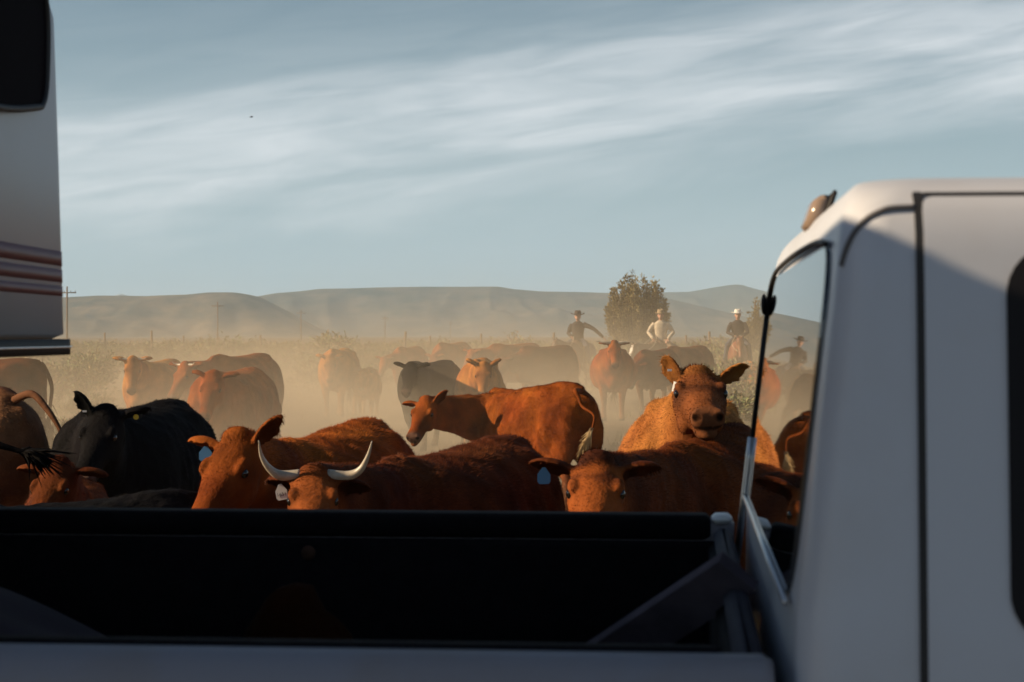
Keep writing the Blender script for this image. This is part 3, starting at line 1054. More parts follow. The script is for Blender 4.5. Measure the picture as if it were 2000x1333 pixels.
        earinfo.append((rt, d.normalized(), sd, fc, L))
    body = remesh(mb, name + '_body', voxel, 3)
    co = relax(body, np.array(Pl + hf * HL * 0.45 + hu_ * -0.05), 0.42 * hs, int(0.42 / voxel) if voxel < 0.02 else 8)
    if fur:                                   # ribs, folds and uneven flesh on the near animals
        body.vertices.foreach_set('co', co.astype(np.float32).ravel())
        body.update()
        off_head = np.clip((np.linalg.norm(co - np.array(Pl), axis=1) - 0.35) / 0.2, 0, 1)
        rib = np.clip(1 - np.abs(co[:, 0] - 0.05) / 0.42, 0, 1) * np.clip(1 - np.abs(co[:, 2] - 0.98) / 0.30, 0, 1)
        dsp = 0.0075 * noise_vec(co * 5.5, 3.3) + 0.004 * noise_vec(co * 15, 5.1) + 0.004 * rib * np.sin(co[:, 0] * 62 + co[:, 2] * 14 + 1.5 * noise_vec(co * 4, 7.7))
        fold = np.clip(1 - np.abs(co[:, 0] - 0.62) / 0.22, 0, 1)
        dsp += 0.006 * fold * np.sin(co[:, 0] * 75 + 5 * co[:, 2] + 2 * noise_vec(co * 5, 6.1))
        co = co + vnormals(body).astype(float) * (dsp * off_head)[:, None]
    body.vertices.foreach_set('co', co.astype(np.float32).ravel())
    body.update()
    nr = vnormals(body)
    # nostrils pushed in, mouth line
    col = np.tile(np.array(base, dtype=np.float64), (len(co), 1))
    low = noise_vec(co * 3.1, 1.7)
    mot = noise_vec(co * np.array((5.5, 5.5, 4.0)), 8.4)
    col *= (1 + 0.18 * low + 0.24 * mot)[:, None]
    col[:, 1] *= 1 + 0.10 * low                # patches a shade yellower or redder
    dirt = np.clip((0.62 - co[:, 2]) / 0.5, 0, 0.55)[:, None] * (0.6 + 0.4 * np.clip(mot, -1, 1))[:, None]
    col = col * (1 - dirt) + np.array((0.17, 0.125, 0.085)) * dirt
    if belly is not None:
        kz = np.clip((0.95 - co[:, 2]) / 0.35, 0, 1)[:, None]
        col = col * (1 - kz) + np.array(belly) * kz * 0.6 + col * kz * 0.4
    rel = co - np.array(Pl)
    fh, fr_, fu = rel @ np.array(hf) / HL, rel @ np.array(hr_) / hs, rel @ np.array(hu_) / hs
    in_head = (fh > -0.1) & (fh < 1.15) & (np.abs(fr_) < 0.16) & (np.abs(fu + 0.08) < 0.22)
    if face is not None:
        kk = (np.clip((fh + 0.05) / 0.2, 0, 1) * in_head)[:, None]
        col = col * (1 - kk) + np.array(face) * kk * (1 + 0.12 * low)[:, None]
    if dark is not None:                      # darker forehead and eye patches on this animal's face
        kk = (np.clip(1 - np.abs(fh - dark[0]) / dark[1], 0, 1) ** 0.6 * in_head * np.clip((fu + 0.10) / 0.05, 0, 1) * np.clip(0.6 + 1.2 * noise_vec(co * 11, 4), 0, 1))[:, None]
        col = col * (1 - kk) + np.array(dark[2]) * kk
    if blaze is not None:
        kk = (in_head & (np.abs(fr_) < 0.045 + 0.03 * (fh > 0.6)) & (fu > -0.06) & (fh > 0.05)).astype(float)[:, None]
        col = col * (1 - kk) + np.array(blaze) * kk
    mzc = np.array(muz if muz is not None else ((0.10, 0.06, 0.045) if not horse else np.array(base) * 0.4))
    kk = (np.clip((fh - 0.86) / 0.07, 0, 1) * in_head * (fu > -0.105))[:, None]
    col = col * (1 - kk * 0.8) + mzc * kk * 0.8
    chin = (np.clip((fh - 0.62) / 0.1, 0, 1) * in_head * np.clip((-0.105 - fu) / 0.02, 0, 1))[:, None]
    col = col * (1 - 0.6 * chin) + mzc * 0.25 * chin
    for s in (-1, 1):
        c_ = np.array(hp(0.985, s * 0.050, -0.045))
        dd = np.linalg.norm(co - c_, axis=1) / hs
        k1 = np.clip(1 - dd / (0.030 if horse else 0.023), 0, 1)
        co -= (np.array(hf) * 0.013 * hs)[None, :] * (k1 > 0.1)[:, None] * k1[:, None] * 1.5
        col *= (1 - 0.92 * np.clip(k1 * 2.2, 0, 1))[:, None]
        ce = np.array(hp(eye_f, s * eye_r, eye_u - 0.006))
        de = np.linalg.norm(co - ce, axis=1) / hs
        ke = np.clip(1 - de / 0.05, 0, 1)
        col *= (1 - 0.55 * ke)[:, None]
    ml = in_head & (fh > 0.70) & (np.abs(fu + 0.088 + jaw_open * 0.4) < 0.007 + jaw_open * 0.35)
    col[ml] *= 0.25
    hoof = co[:, 2] < 0.07
    col[hoof] = np.array((0.05, 0.04, 0.035))
    for rt, d, sd, fc, L in earinfo:          # inside of the ears a little darker and pinker
        r_ = co - np.array(rt)
        al = r_ @ np.array(d) / L
        ins = (al > 0.15) & (al < 0.92) & (np.abs(r_ @ np.array(sd)) < 0.05) & (nr @ np.array(fc) > 0.35) & (np.linalg.norm(r_, axis=1) < L * 1.1)
        col[ins] = col[ins] * 0.45
    body.vertices.foreach_set('co', co.astype(np.float32).ravel())
    col = np.clip(col, 0.002, 0.9)
    set_col(body, col)
    bo = link('body', body, root, M_HIDE if horse else M_COAT)
    # eyes
    for s in (-1, 1):
        MB().ell(hp(eye_f, s * eye_r, eye_u - 0.006), (0.024 * hs, 0.019 * hs, 0.022 * hs), rotm, 12, 8).build('eye', M_EYE, root)
    # horns
    if horns:
        for s in (1, -1):
            pts = [hp(0.0, s * 0.06, 0.02)] + [hp(0.0, 0, 0) + hr_ * (s * a) * hs + hu_ * b * hs + hf * c_ * hs for a, b, c_ in horns['pts'][0 if s > 0 else -1]]
            pts = smooth_path(pts, 5)
            nq = len(pts)
            MB().tube(pts, [horns['r'] * (1 - 0.93 * (k / (nq - 1)) ** 1.2) for k in range(nq)], 12).build('horn', M_HORN, root)
    # ear tags
    for tg_ in tags:
        rt, d, sd, fc, L = earinfo[0 if tg_['ear'] > 0 else 1]
        c = rt + d * (L * tg_.get('at', 0.5)) + fc * 0.004
        wd, hg = tg_.get('size', (0.055, 0.065))
        fwd = Minv.to_3x3() @ Vector(tg_.get('face', (-0.25, -1, 0.05)))
        fwd.normalize()
        dn = Minv.to_3x3() @ Vector(tg_.get('down', (0, 0, -1)))
        dn = (dn - fwd * dn.dot(fwd)).normalized()
        rt_ = dn.cross(fwd).normalized()
        c = c - dn * 0.012 + fwd * (0.012 if tg_.get('shape') else 0.0)
        shape = tg_.get('shape', 'tag')
        if shape == 'tag':
            prof = [(-0.12, 0.0), (0.12, 0.0), (0.30, 0.2), (0.5, 0.42), (0.5, 0.86), (0.36, 1.0), (-0.36, 1.0), (-0.5, 0.86), (-0.5, 0.42), (-0.30, 0.2)]
        elif shape == 'disc':
            prof = [(0.5 * math.cos(a), 0.5 + 0.5 * math.sin(a)) for a in [2 * math.pi * i / 14 for i in range(14)]]
        else:
            prof = [(-0.5, 0), (0.5, 0), (0.5, 1), (-0.5, 1)]
        m2 = MB()
        m2.loft([[c + rt_ * (x * wd) + dn * (y * hg) + fwd * z for x, y in prof] for z in (0.004, 0.0)])
        tgo = m2.build('ear_tag', tg_['mat'], root, False)
        tgo['label'] = tg_['label']
        if tg_.get('text'):
            cu = bpy.data.curves.new('tag_number', 'FONT')
            cu.body = tg_['text']
            cu.size = hg * 0.32
            cu.align_x = 'CENTER'
            cu.extrude = 0.0004
            to = bpy.data.objects.new('tmp', cu)
            C.objects.link(to)
            me = bpy.data.meshes.new_from_object(to.evaluated_get(bpy.context.evaluated_depsgraph_get()))
            bpy.data.objects.remove(to)
            base_ = c + dn * (hg * 0.76) + fwd * 0.0050
            for v in me.vertices:
                v.co = base_ - rt_ * (v.co.x * -1 if tg_.get('flip') else v.co.x) * 1.0 - dn * v.co.y + fwd * v.co.z
            link('tag_number', me, tgo, M_INK, False)
    # tail
    if tail is None:
        th0 = (-0.82, 0, 1.22) if not horse else (-0.79, 0, 1.28)
        tail_pts = [Vector((-0.76, 0, 1.30 if not horse else 1.38)), Vector(th0), Vector((-0.90, 0.02, 1.02)), Vector((-0.88, 0.03, 0.75)), Vector((-0.86, 0.02, 0.50))]
    else:
        tail_pts = [Vector((-0.72, 0, 1.29))] + [Minv @ Vector(p) for p in tail]
    sp = smooth_path(tail_pts, 5)
    m3 = MB()
    nq = len(sp)
    if horse:
        m3.tube(sp, [0.035 + 0.05 * math.sin(math.pi * min(1, k / (nq - 1) * 1.0)) for k in range(nq)], 8)
    else:
        m3.tube(sp, [(0.036 if tail is None else 0.026) - 0.014 * min(1, k / (nq - 1) * 1.6) for k in range(nq)], 8)
        endp, dirv = sp[-1], (sp[-1] - sp[-4]).normalized()
        grav = Vector((0, 0, -0.12)) if tail is None else Vector((0, 0, -0.04))
        rg_ = random.Random(len(label))
        for k in range(70):
            st = sp[-1 - rg_.randrange(0, 7)]
            off = Vector((rg_.gauss(0, 1), rg_.gauss(0, 1), rg_.gauss(0, 1))) * (0.05 if tail is None else 0.022)
            L = rg_.uniform(0.10, 0.22) * (1.0 if tail is None else 0.7)
            p1 = st + dirv * L * 0.5 + off * 0.5
            p2 = st + dirv * L + off * 1.3 + grav * rg_.uniform(0.2, 1.2)
            m3.tube([st, p1, p2], [0.007, 0.006, 0.0012], 3)
    nbody = nq * 8 + 2
    tme = m3.mesh('tail')
    tcol = np.tile(np.array(base) * (0.8 if not horse else 0.5), (len(tme.vertices), 1))
    if tail is None and not horse:
        zz = vcoords(tme)[:, 2]
        kk = np.clip((0.62 - zz) / 0.15, 0, 1)[:, None]
        tcol = tcol * (1 - kk) + np.array((0.16, 0.10, 0.06)) * kk * min(1, base[0] * 8)
    if switch is not None:
        tcol[nbody - 8 * 6:] = switch
    set_col(tme, np.clip(tcol, 0.003, 1))
    link('tail', tme, root, M_HIDE if horse else M_COAT)
    # short coat hairs on animals near enough to show them
    if fur:
        hairs(body, root, col, fur, S, Pl, hf, hr_, hu_, hs, hp, eye_f, eye_r, eye_u, HL)
    return root, dict(Pl=Pl, hf=hf, hr=hr_, hu=hu_, hp=hp, HL=HL)


def relax(me, c, rad, it):
    """smooths the creases where muscles and neck meet the trunk, sparing the head"""
    co = vcoords(me).astype(np.float64)
    e = np.empty(len(me.edges) * 2, dtype=np.int32)
    me.edges.foreach_get('vertices', e)
    a, b = e[::2], e[1::2]
    n = len(co)
    deg = np.bincount(a, minlength=n) + np.bincount(b, minlength=n)
    wt = np.clip((np.linalg.norm(co - c, axis=1) - rad * 0.8) / (rad * 0.5), 0.0, 1.0) * np.clip((co[:, 2] - 0.5) / 0.3, 0.05, 1.0)
    wt = (wt * 0.55)[:, None]
    for _ in range(it):
        s = np.empty_like(co)
        for k in range(3):
            s[:, k] = np.bincount(a, co[b, k], n) + np.bincount(b, co[a, k], n)
        co = co + (s / np.maximum(deg, 1)[:, None] - co) * wt
    return co


def noise_vec(p, seed):
    """cheap smooth value noise on an (n,3) array, about -1..1"""
    s = np.zeros(len(p))
    r_ = np.random.default_rng(int(seed * 10))
    for k in range(7):
        d = r_.normal(size=3)
        d /= np.linalg.norm(d)
        fq = 0.8 + 1.7 * r_.random()
        s += np.sin(p @ d * fq * 2.2 + r_.random() * 6.28 + 0.7 * np.sin(p @ np.roll(d, 1) * fq * 3))
    return s / 3.2


def hairs(me, root, col, count, S, Pl, hf, hrv, huv, hs, hp, eye_f, eye_r, eye_u, HL):
    r_ = np.random.default_rng(count)
    nf = len(me.polygons)
    loops = np.empty(len(me.loops), dtype=np.int32)
    me.loops.foreach_get('vertex_index', loops)
    st = np.empty(nf, dtype=np.int32)
    me.polygons.foreach_get('loop_start', st)
    co, nr = vcoords(me).astype(float), vnormals(me).astype(float)
    fi = r_.integers(0, nf, count)
    i0, i1, i2 = loops[st[fi]], loops[st[fi] + 1], loops[st[fi] + 2]
    wgt = r_.random((count, 3))
    wgt /= wgt.sum(1, keepdims=True)
    p = co[i0] * wgt[:, :1] + co[i1] * wgt[:, 1:2] + co[i2] * wgt[:, 2:]
    n_ = nr[i0] * wgt[:, :1] + nr[i1] * wgt[:, 1:2] + nr[i2] * wgt[:, 2:]
    n_ /= np.linalg.norm(n_, axis=1, keepdims=True) + 1e-9
    rel = p - np.array(Pl)
    fh = rel @ np.array(hf) / HL
    dist = np.linalg.norm(rel, axis=1)
    head = (fh > -0.1) & (dist < HL * 1.15)
    flow = np.tile(np.array([-0.8, 0.0, -0.45]), (count, 1))
    flow[head] = np.array(hf)
    wob = np.stack([noise_vec(p * 6, k + 2.3) for k in range(3)], 1)
    flow = flow + wob * 0.55 + r_.normal(size=(count, 3)) * 0.18
    t = flow - n_ * (flow * n_).sum(1, keepdims=True)
    t /= np.linalg.norm(t, axis=1, keepdims=True) + 1e-9
    L = r_.uniform(0.016, 0.038, count)
    fr_ = rel @ np.array(hrv) / hs
    fu_ = rel @ np.array(huv) / hs
    L[head] *= 0.45
    pollm = head & (fh < 0.12) & (np.abs(fr_) < 0.075) & (fu_ > -0.05)
    L[pollm] *= 1.6
    earm = head & (np.abs(fr_) > 0.125)
    eyed = np.minimum(np.linalg.norm(p - np.array(hp(eye_f, eye_r, eye_u)), axis=1), np.linalg.norm(p - np.array(hp(eye_f, -eye_r, eye_u)), axis=1))
    keep = ~((head & (fh > 0.90)) | (eyed < 0.034) | (p[:, 2] < 0.08))
    lift = r_.uniform(0.12, 0.5, count)
    lift[pollm] += 0.12
    lift[earm] *= 0.5
    flow[earm] = np.sign(fr_[earm])[:, None] * np.array(hrv)[None, :] + wob[earm] * 0.2
    t = flow - n_ * (flow * n_).sum(1, keepdims=True)
    t /= np.linalg.norm(t, axis=1, keepdims=True) + 1e-9
    b = np.cross(n_, t)
    wd = 0.0017
    v0 = p - b * wd - n_ * 0.003
    v1 = p + b * wd - n_ * 0.003
    v2 = p + (t * (1 - lift[:, None] * 0.5) + n_ * lift[:, None]) * L[:, None]
    v0, v1, v2 = v0[keep], v1[keep], v2[keep]
    k = len(v0)
    vs = np.stack([v0, v1, v2], 1).reshape(-1, 3)
    m = bpy.data.meshes.new('coat_hair')
    m.vertices.add(k * 3)
    m.vertices.foreach_set('co', vs.astype(np.float32).ravel())
    m.loops.add(k * 3)
    m.loops.foreach_set('vertex_index', np.arange(k * 3, dtype=np.int32))
    m.polygons.add(k)
    m.polygons.foreach_set('loop_start', np.arange(k, dtype=np.int32) * 3)
    m.update(calc_edges=True)
    c = col[i0][keep] * (r_.uniform(0.5, 1.55, (k, 1)) * (1 + 0.25 * noise_vec(p[keep] * 19, 2.9))[:, None])
    set_col(m, np.repeat(c, 3, axis=0))
    o = link('coat_hair', m, root, M_HAIR, False)
    o['kind'] = 'stuff'


def cow(spec_back, d, heading, label, base, at='withers', S=None, **kw):
    """place a cow by the pixel of its back over the withers or hips at depth d"""
    px, py = spec_back
    w_ = P(px, py, d)
    if S is None:
        S = w_.z / (1.355 if at == 'withers' else 1.362)
    off = 0.46 if at == 'withers' else -0.42
    h = R(heading)
    loc = (w_.x - math.cos(h) * off * S, w_.y - math.sin(h) * off * S, 0)
    return animal('cow', 'cow', loc, heading, S, label, kw.pop('cat', 'cow'), kw.pop('group', 'cattle in the driven herd'), base, **kw)


RED = (0.205, 0.049, 0.0085)
RED2 = (0.090, 0.022, 0.0055)
TAN = (0.33, 0.125, 0.030)
BLK = (0.0045, 0.0036, 0.0042)
DKB = (0.085, 0.035, 0.018)

# near animals just beyond the truck (ear 1 is on the left of the picture for animals that face it)
cow((-38, 757), 11.0, 140, 'dusky brown cow cut by the left edge with its tail hanging to the right', (0.16, 0.07, 0.035), at='hips', voxel=0.016, fur=25000, neck=(0, -10),
    tail=[P(62, 770, 10.65), P(92, 800, 10.55), P(114, 834, 10.5), P(126, 866, 10.45), P(129, 905, 10.4)])
cow((-700, 850), 7.0, 176, 'black cow at the left edge swishing its bushy black tail sideways', BLK, S=0.88, voxel=0.02, neck=(0, -10),
    tail=[P(-60, 858, 7.0), P(5, 872, 7.0), P(40, 882, 7.0), P(55, 886, 7.0)])
cow((135, 940), 8.6, 283, 'small red calf with a lowered head in front of the black cow', RED2, S=0.72, voxel=0.011, fur=30000, cat='calf',
    poll=P(116, 914, 8.0), muzzle=P(60, 1020, 7.75), ears=((-10, 0), (-20, 0)), headS=1.0)
cow((318, 785), 11.2, 257, 'big black cow with a yellow ear tag, its left ear pricked up', BLK, at='hips', S=0.93, voxel=0.0125, fur=45000, width=1.02, gait=0.6,
    poll=P(208, 812, 9.8), muzzle=P(156, 922, 9.48), headS=0.92, ears=((66, 0.0), (0, 0.3)),
    tags=[dict(ear=-1, at=0.50, shape='disc', size=(0.030, 0.030), mat=M_YELLOW_TAG, label='small round yellow ear tag', face=(-0.1, -1, 0.1), out=0.03),
          dict(ear=1, at=0.3, shape='strip', size=(0.022, 0.010), mat=M_WHITE_TAG, label='small pale ear clip', face=(0, -1, 0), out=0.03)])
cow((292, 958), 7.5, 214, 'low black calf back just showing above the far bed rail', BLK, at='hips', S=0.765, voxel=0.014, fur=20000, cat='calf', neck=(0, -50))
cow((700, 824), 9.3, 254, 'red cow with a blue ear tag, its face sunlit on the left side', RED, at='hips', voxel=0.0115, fur=70000, gait=0.8,
    poll=P(466, 866, 7.7), muzzle=P(386, 1000, 7.41), ears=((-8, 0.1), (35, 0.5)), dip=0.06, headS=1.0,
    tags=[dict(ear=1, at=0.40, size=(0.060, 0.066), mat=M_BLUE_TAG, label='blue plastic ear tag', face=(-0.2, -1, 0), out=0.02)])
cow((965, 868), 8.6, 243, 'dark red cow with long upturned pale horns and a white numbered ear tag', (0.075, 0.019, 0.0065), face=(0.21, 0.057, 0.014), at='hips', S=0.875, voxel=0.0115, fur=70000, gait=2.0,
    poll=P(613, 936, 7.0), muzzle=P(606, 1060, 6.60), ears=((-28, 0.55), (-25, 0.1)), dip=0.05, headS=0.9,
    horns=dict(r=0.025, pts=[[(0.15, 0.02, 0.0), (0.20, 0.055, 0.0), (0.235, 0.12, 0.0), (0.245, 0.20, 0.0)], [(0.15, 0.015, 0.0), (0.21, 0.05, 0.01), (0.245, 0.12, 0.01), (0.265, 0.20, 0.01)]]),
    tags=[dict(ear=1, at=0.45, size=(0.048, 0.066), mat=M_WHITE_TAG, label='white ear tag with dark hand written numbers', face=(0.0, -1, 0.05), out=0.03, text='1651', down=(0.2, 0, -1))])
cow((1095, 747), 17.0, 128, 'bright red cow walking away to the left in front of the dust', RED, at='hips', S=0.905, voxel=0.013, fur=60000, gait=1.3, dip=0.10,
    poll=P(833, 787, 17.2), muzzle=P(790, 880, 16.65), ears=((-15, 0.1), (40, 0.2)), switch=(0.50, 0.36, 0.20),
    tail=[P(1124, 764, 16.33), P(1130, 776, 16.25), P(1138, 795, 16.2), P(1160, 812, 16.1), P(1156, 840, 16.1), P(1146, 862, 16.1)])
cow((1335, 778), 9.3, 262, 'tan red cow raising its nose, ears spread, white tags in one ear', TAN, voxel=0.0115, fur=80000, gait=0.5, width=0.98,
    poll=P(1362, 746, 8.75), muzzle=P(1381, 790, 8.28), face=(0.17, 0.055, 0.018), ears=((58, 0.45), (28, 0.05)), headS=1.03, jaw_open=0.004, muz=(0.15, 0.058, 0.026), ear_len=0.82,
    dark=(0.30, 0.25, (0.07, 0.025, 0.012)),
    tags=[dict(ear=1, at=0.45, shape='strip', size=(0.020, 0.010), mat=M_WHITE_TAG, label='short white metal ear clip', face=(0, -1, 0), out=0.03),
          dict(ear=1, at=0.05, shape='strip', size=(0.022, 0.045), mat=M_WHITE_TAG, label='white plastic ear tag hanging edge on', face=(-0.7, -1, 0), out=0.02, down=(-0.3, 0, -1))])
cow((1420, 842), 9.0, 250, 'red cow with one blue tag in its sideways ear, beside the cab window', RED2, at='hips', S=0.90, voxel=0.0115, fur=70000, gait=2.6,
    poll=P(1166, 914, 7.0), muzzle=P(1158, 1042, 6.60), ears=((0, 0.1), (-12, 0.3)), dip=0.04, headS=1.0, face=(0.25, 0.066, 0.015), dark=(0.10, 0.30, (0.035, 0.011, 0.007)),
    tags=[dict(ear=1, at=0.62, size=(0.052, 0.066), mat=M_BLUE_TAG, label='blue plastic ear tag', face=(0, -1, 0), out=0.03)])
# cattle in the dust behind
G2 = 'cattle coming through the dust'
cow((328, 702), 28, 256, 'tan cow standing alone in dust left of two overlapping brown cows', TAN, at='hips', voxel=0.024, group=G2, gait=1.0, poll=P(259, 704, 26.2), muzzle=P(256, 764, 25.9), horns=dict(r=0.02, pts=[[(0.14, 0.03, 0.0), (0.2, 0.06, 0.0)]] * 2))
cow((484, 720), 20.5, 255, 'brown cow nearest in the left dust, ear out to the left', RED, at='hips', voxel=0.018, group=G2, gait=2.2, poll=P(418, 735, 19.2), muzzle=P(398, 800, 18.95), ears=((0, 0.2), (0, 0.0)), fur=15000)
cow((500, 691), 27, 247, 'brown cow with short pale horns behind another brown cow', RED, at='hips', voxel=0.024, group=G2, neck=(-12, 5), head=(-5, -48), horns=dict(r=0.024, pts=[[(0.13, 0.03, 0.0), (0.18, 0.08, 0.0)]] * 2))
cow((652, 676), 38, 262, 'light red cow facing the camera left of a small calf', TAN, S=1.02, voxel=0.026, group=G2, gait=0.7, neck=(8, 4), head=(12, -55))
cow((714, 716), 38, 268, 'small tan calf walking towards the camera in thick dust', TAN, S=0.74, voxel=0.024, group=G2, gait=2.0, cat='calf', neck=(0, 8), head=(0, -50))
cow((785, 676), 50, 250, 'faint brown cow far off behind the dusty black cow', RED, voxel=0.03, S=1.0, group=G2, gait=1.5, neck=(-20, -10))
cow((864, 683), 28.5, 246, 'black cow in the dust with its ear held out left', BLK, at='hips', voxel=0.02, S=0.94, group=G2, gait=2.5, poll=P(803, 716, 25.6), muzzle=P(790, 768, 25.2), ears=((0, 0.2), (5, 0)))
cow((866, 664), 50, 245, 'faded brown cow whose hips rise behind the dusty black cow', RED, voxel=0.03, S=1.08, group=G2)
cow((932, 711), 27, 266, 'plump tan cow head on with its face lowered', TAN, voxel=0.022, S=0.97, group=G2, gait=0.4, poll=P(945, 715, 26.0), muzzle=P(942, 765, 25.7), ears=((25, 0.1), (25, 0.1)), width=0.95)
cow((975, 664), 44, 228, 'hazy brown cow at the left of the far pair under the sagebrush', RED, voxel=0.03, S=1.08, group=G2, gait=1.2, neck=(-15, 2))
cow((1035, 672), 42, 225, 'hazy brown cow at the right of the far pair under the sagebrush', RED2, voxel=0.03, S=1.05, group=G2, gait=2.8, neck=(-10, -8))
cow((1197, 676), 37, 267, 'orange red cow with level pale horns walking head on', RED, voxel=0.02, S=1.05, group=G2, gait=1.1, poll=P(1200, 672, 36.0), muzzle=P(1202, 712, 35.6), ears=((-8, 0.1), (-8, 0.1)), width=1.12,
    horns=dict(r=0.028, pts=[[(0.16, 0.04, 0.0), (0.25, 0.045, 0.0), (0.33, 0.075, 0.0)]] * 2))
cow((1098, 674), 46, 262, 'narrow tan cow in front of the rider in the dark hat', TAN, voxel=0.03, S=1.0, group=G2, neck=(-10, -20))
cow((1262, 690), 40, 240, 'brown cow half hidden right of the cow with level horns', RED2, voxel=0.028, S=1.0, group=G2, gait=0.9)
cow((1318, 678), 43, 232, 'dark brown cow with a straight back beside the white faced horse', (0.15, 0.055, 0.025), voxel=0.026, S=1.04, group=G2, gait=1.9, neck=(-15, -25))
cow((1467, 700), 47, 268, 'small tan calf right of the chestnut horse by the cab', TAN, voxel=0.03, S=0.75, group=G2, cat='calf')
cow((25, 708), 24, 182, 'faint brown cow in dust directly beneath the trailer nose', RED2, at='hips', voxel=0.026, S=1.0, group=G2)

# ------------------------------------------------------------------ riders and horses
def rider(name, horse_root, hinfo, S, label, jacket, jeans, hatc, pose, hat_brim=0.16, seat=(-0.02, 0, 1.46), yaw=0.0, brim_curl=0.03):
    """seated person; local x forward, origin at the seat"""
    M4 = horse_root.matrix_basis if hasattr(horse_root, 'matrix_basis') else None
    w_ = Matrix.Translation(horse_root.location) @ Matrix.Rotation(horse_root.rotation_euler.z, 4, 'Z') @ Matrix.Scale(S, 4) @ Vector(seat)
    root = empty('person', w_, horse_root.rotation_euler.z + R(yaw), 1.0)
    tag(root, label, 'person', 'riders driving the herd')
    V = Vector

    def chain(mb, pts, rads, n=12):
        mb.tube(pts, rads, n)

    arms = pose['arms']                     # for each side: elbow, hand
    sh = {1: V((0.0, 0.19, 0.50)), -1: V((0.0, -0.19, 0.50))}
    legs = {s: [V((0, s * 0.09, 0.06)), V((0.30, s * 0.29, -0.12)), V((0.18, s * 0.36, -0.56)), V((0.20, s * 0.37, -0.62)), V((0.34, s * 0.38, -0.66))] for s in (1, -1)}
    # body: head, neck, trunk core and hands in one skin surface
    b = MB()
    lean = pose.get('lean', 0.0)
    hc = V((0.03 + lean, 0, 0.72))
    b.loft([oval(V((lean * z / 0.7, 0, z)), V((0, -1, 0)), V((1, 0, 0)), hw, hd, hd, 14) for z, hw, hd in ((0.0, 0.12, 0.08), (0.25, 0.12, 0.08), (0.48, 0.13, 0.08), (0.56, 0.055, 0.055), (0.66, 0.052, 0.055))])
    b.ell(hc, (0.098, 0.078, 0.118))
    b.ell(hc + V((0.045, 0, -0.055)), (0.058, 0.055, 0.065))
    b.ell(hc + V((0.100, 0, -0.012)), (0.020, 0.014, 0.028))
    b.ell(hc + V((0.088, 0, -0.060)), (0.016, 0.026, 0.010))
    for s in (-1, 1):
        b.ell(hc + V((-0.005, s * 0.078, -0.01)), (0.022, 0.012, 0.034))
        el_, ha = V(arms[s][0]), V(arms[s][1])
        b.tube([sh[s] * 0.9, el_, ha], [0.035, 0.032, 0.024], 10)
        d = (ha - el_).normalized()
        sd = d.cross(V((0, 0, 1))).normalized()
        up = sd.cross(d)
        b.ell(ha + d * 0.05, (0.045, 0.042, 0.018), Matrix((d, sd, up)).transposed())
        for q, L in zip((-0.032, -0.011, 0.011, 0.032), (0.062, 0.075, 0.070, 0.055)):
            p0 = ha + d * 0.075 + sd * q
            p1 = p0 + d * L * 0.55 - up * 0.012
            b.tube([p0, p1, p1 + d * L * 0.25 - up * L * 0.5], [0.0105, 0.0098, 0.0085], 6)
        p0 = ha + d * 0.03 + sd * (0.036 * -s)
        b.tube([p0, p0 + d * 0.03 + sd * (0.022 * -s) - up * 0.008, p0 + d * 0.06 + sd * (0.024 * -s) - up * 0.022], [0.0125, 0.011, 0.009], 6)
    me = remesh(b, 'rider_body', 0.0085, 2)
    link('body', me, root, M_SKIN)
    for s in (-1, 1):
        MB().ell(hc + V((0.083, s * 0.031, 0.010)), (0.010, 0.013, 0.008)).build('eye', M_EYE, root)
    # hair
    h = MB()
    h.ell(hc + V((-0.02, 0, 0.02)), (0.098, 0.084, 0.112))
    h.build('hair', mat('hair_brown', (0.05, 0.03, 0.02), rough=0.8), root)
    # jacket
    j = MB()
    j.loft([oval(V((lean * z / 0.7, 0, z)), V((0, -1, 0)), V((1, 0, 0)), hw, hd, hd, 18, 0.8, 0.8) for z, hw, hd in ((-0.06, 0.175, 0.135), (0.05, 0.175, 0.13), (0.22, 0.165, 0.12), (0.40, 0.195, 0.13), (0.50, 0.185, 0.12), (0.55, 0.12, 0.095), (0.585, 0.072, 0.07))])
    for s in (-1, 1):
        el_, ha = V(arms[s][0]), V(arms[s][1])
        p = sh[s] + V((lean * 0.7, 0, 0))
        j.tube([p - V((0, s * 0.03, 0.01)), (p * 0.5 + el_ * 0.5), el_, el_ * 0.4 + ha * 0.6, ha - (ha - el_) * 0.04], [0.078, 0.066, 0.056, 0.050, 0.042], 12)
    link('jacket', remesh(j, 'jacket', 0.013, 3), root, jacket)
    p_ = MB()
    p_.ell((0, 0, 0.0), (0.15, 0.17, 0.12))
    for s in (-1, 1):
        p_.tube([V((0.0, s * 0.08, 0.03)), legs[s][0] * 0.5 + legs[s][1] * 0.5, legs[s][1], legs[s][1] * 0.5 + legs[s][2] * 0.5, legs[s][2]], [0.105, 0.092, 0.072, 0.062, 0.05], 12)
    link('jeans', remesh(p_, 'jeans', 0.013, 3), root, jeans)
    for s in (-1, 1):
        q = MB()
        q.tube([legs[s][2] + V((0, 0, 0.08)), legs[s][2], legs[s][3], legs[s][4]], [0.058, 0.054, 0.05, 0.034], 12)
        link('boot', remesh(q, 'boot', 0.012, 2), root, M_LEATHER)
    # hat: crown with a dent, wide curled brim
    n = 28
    hb = MB()
    prof = [(hat_brim * 1.0, 0.000), (hat_brim * 0.98, -0.006), (0.105, -0.004), (0.098, 0.04), (0.088, 0.095), (0.06, 0.118), (0.0001, 0.108)]
    base_ = hc + V((-0.01, 0, 0.055))
    rg = []
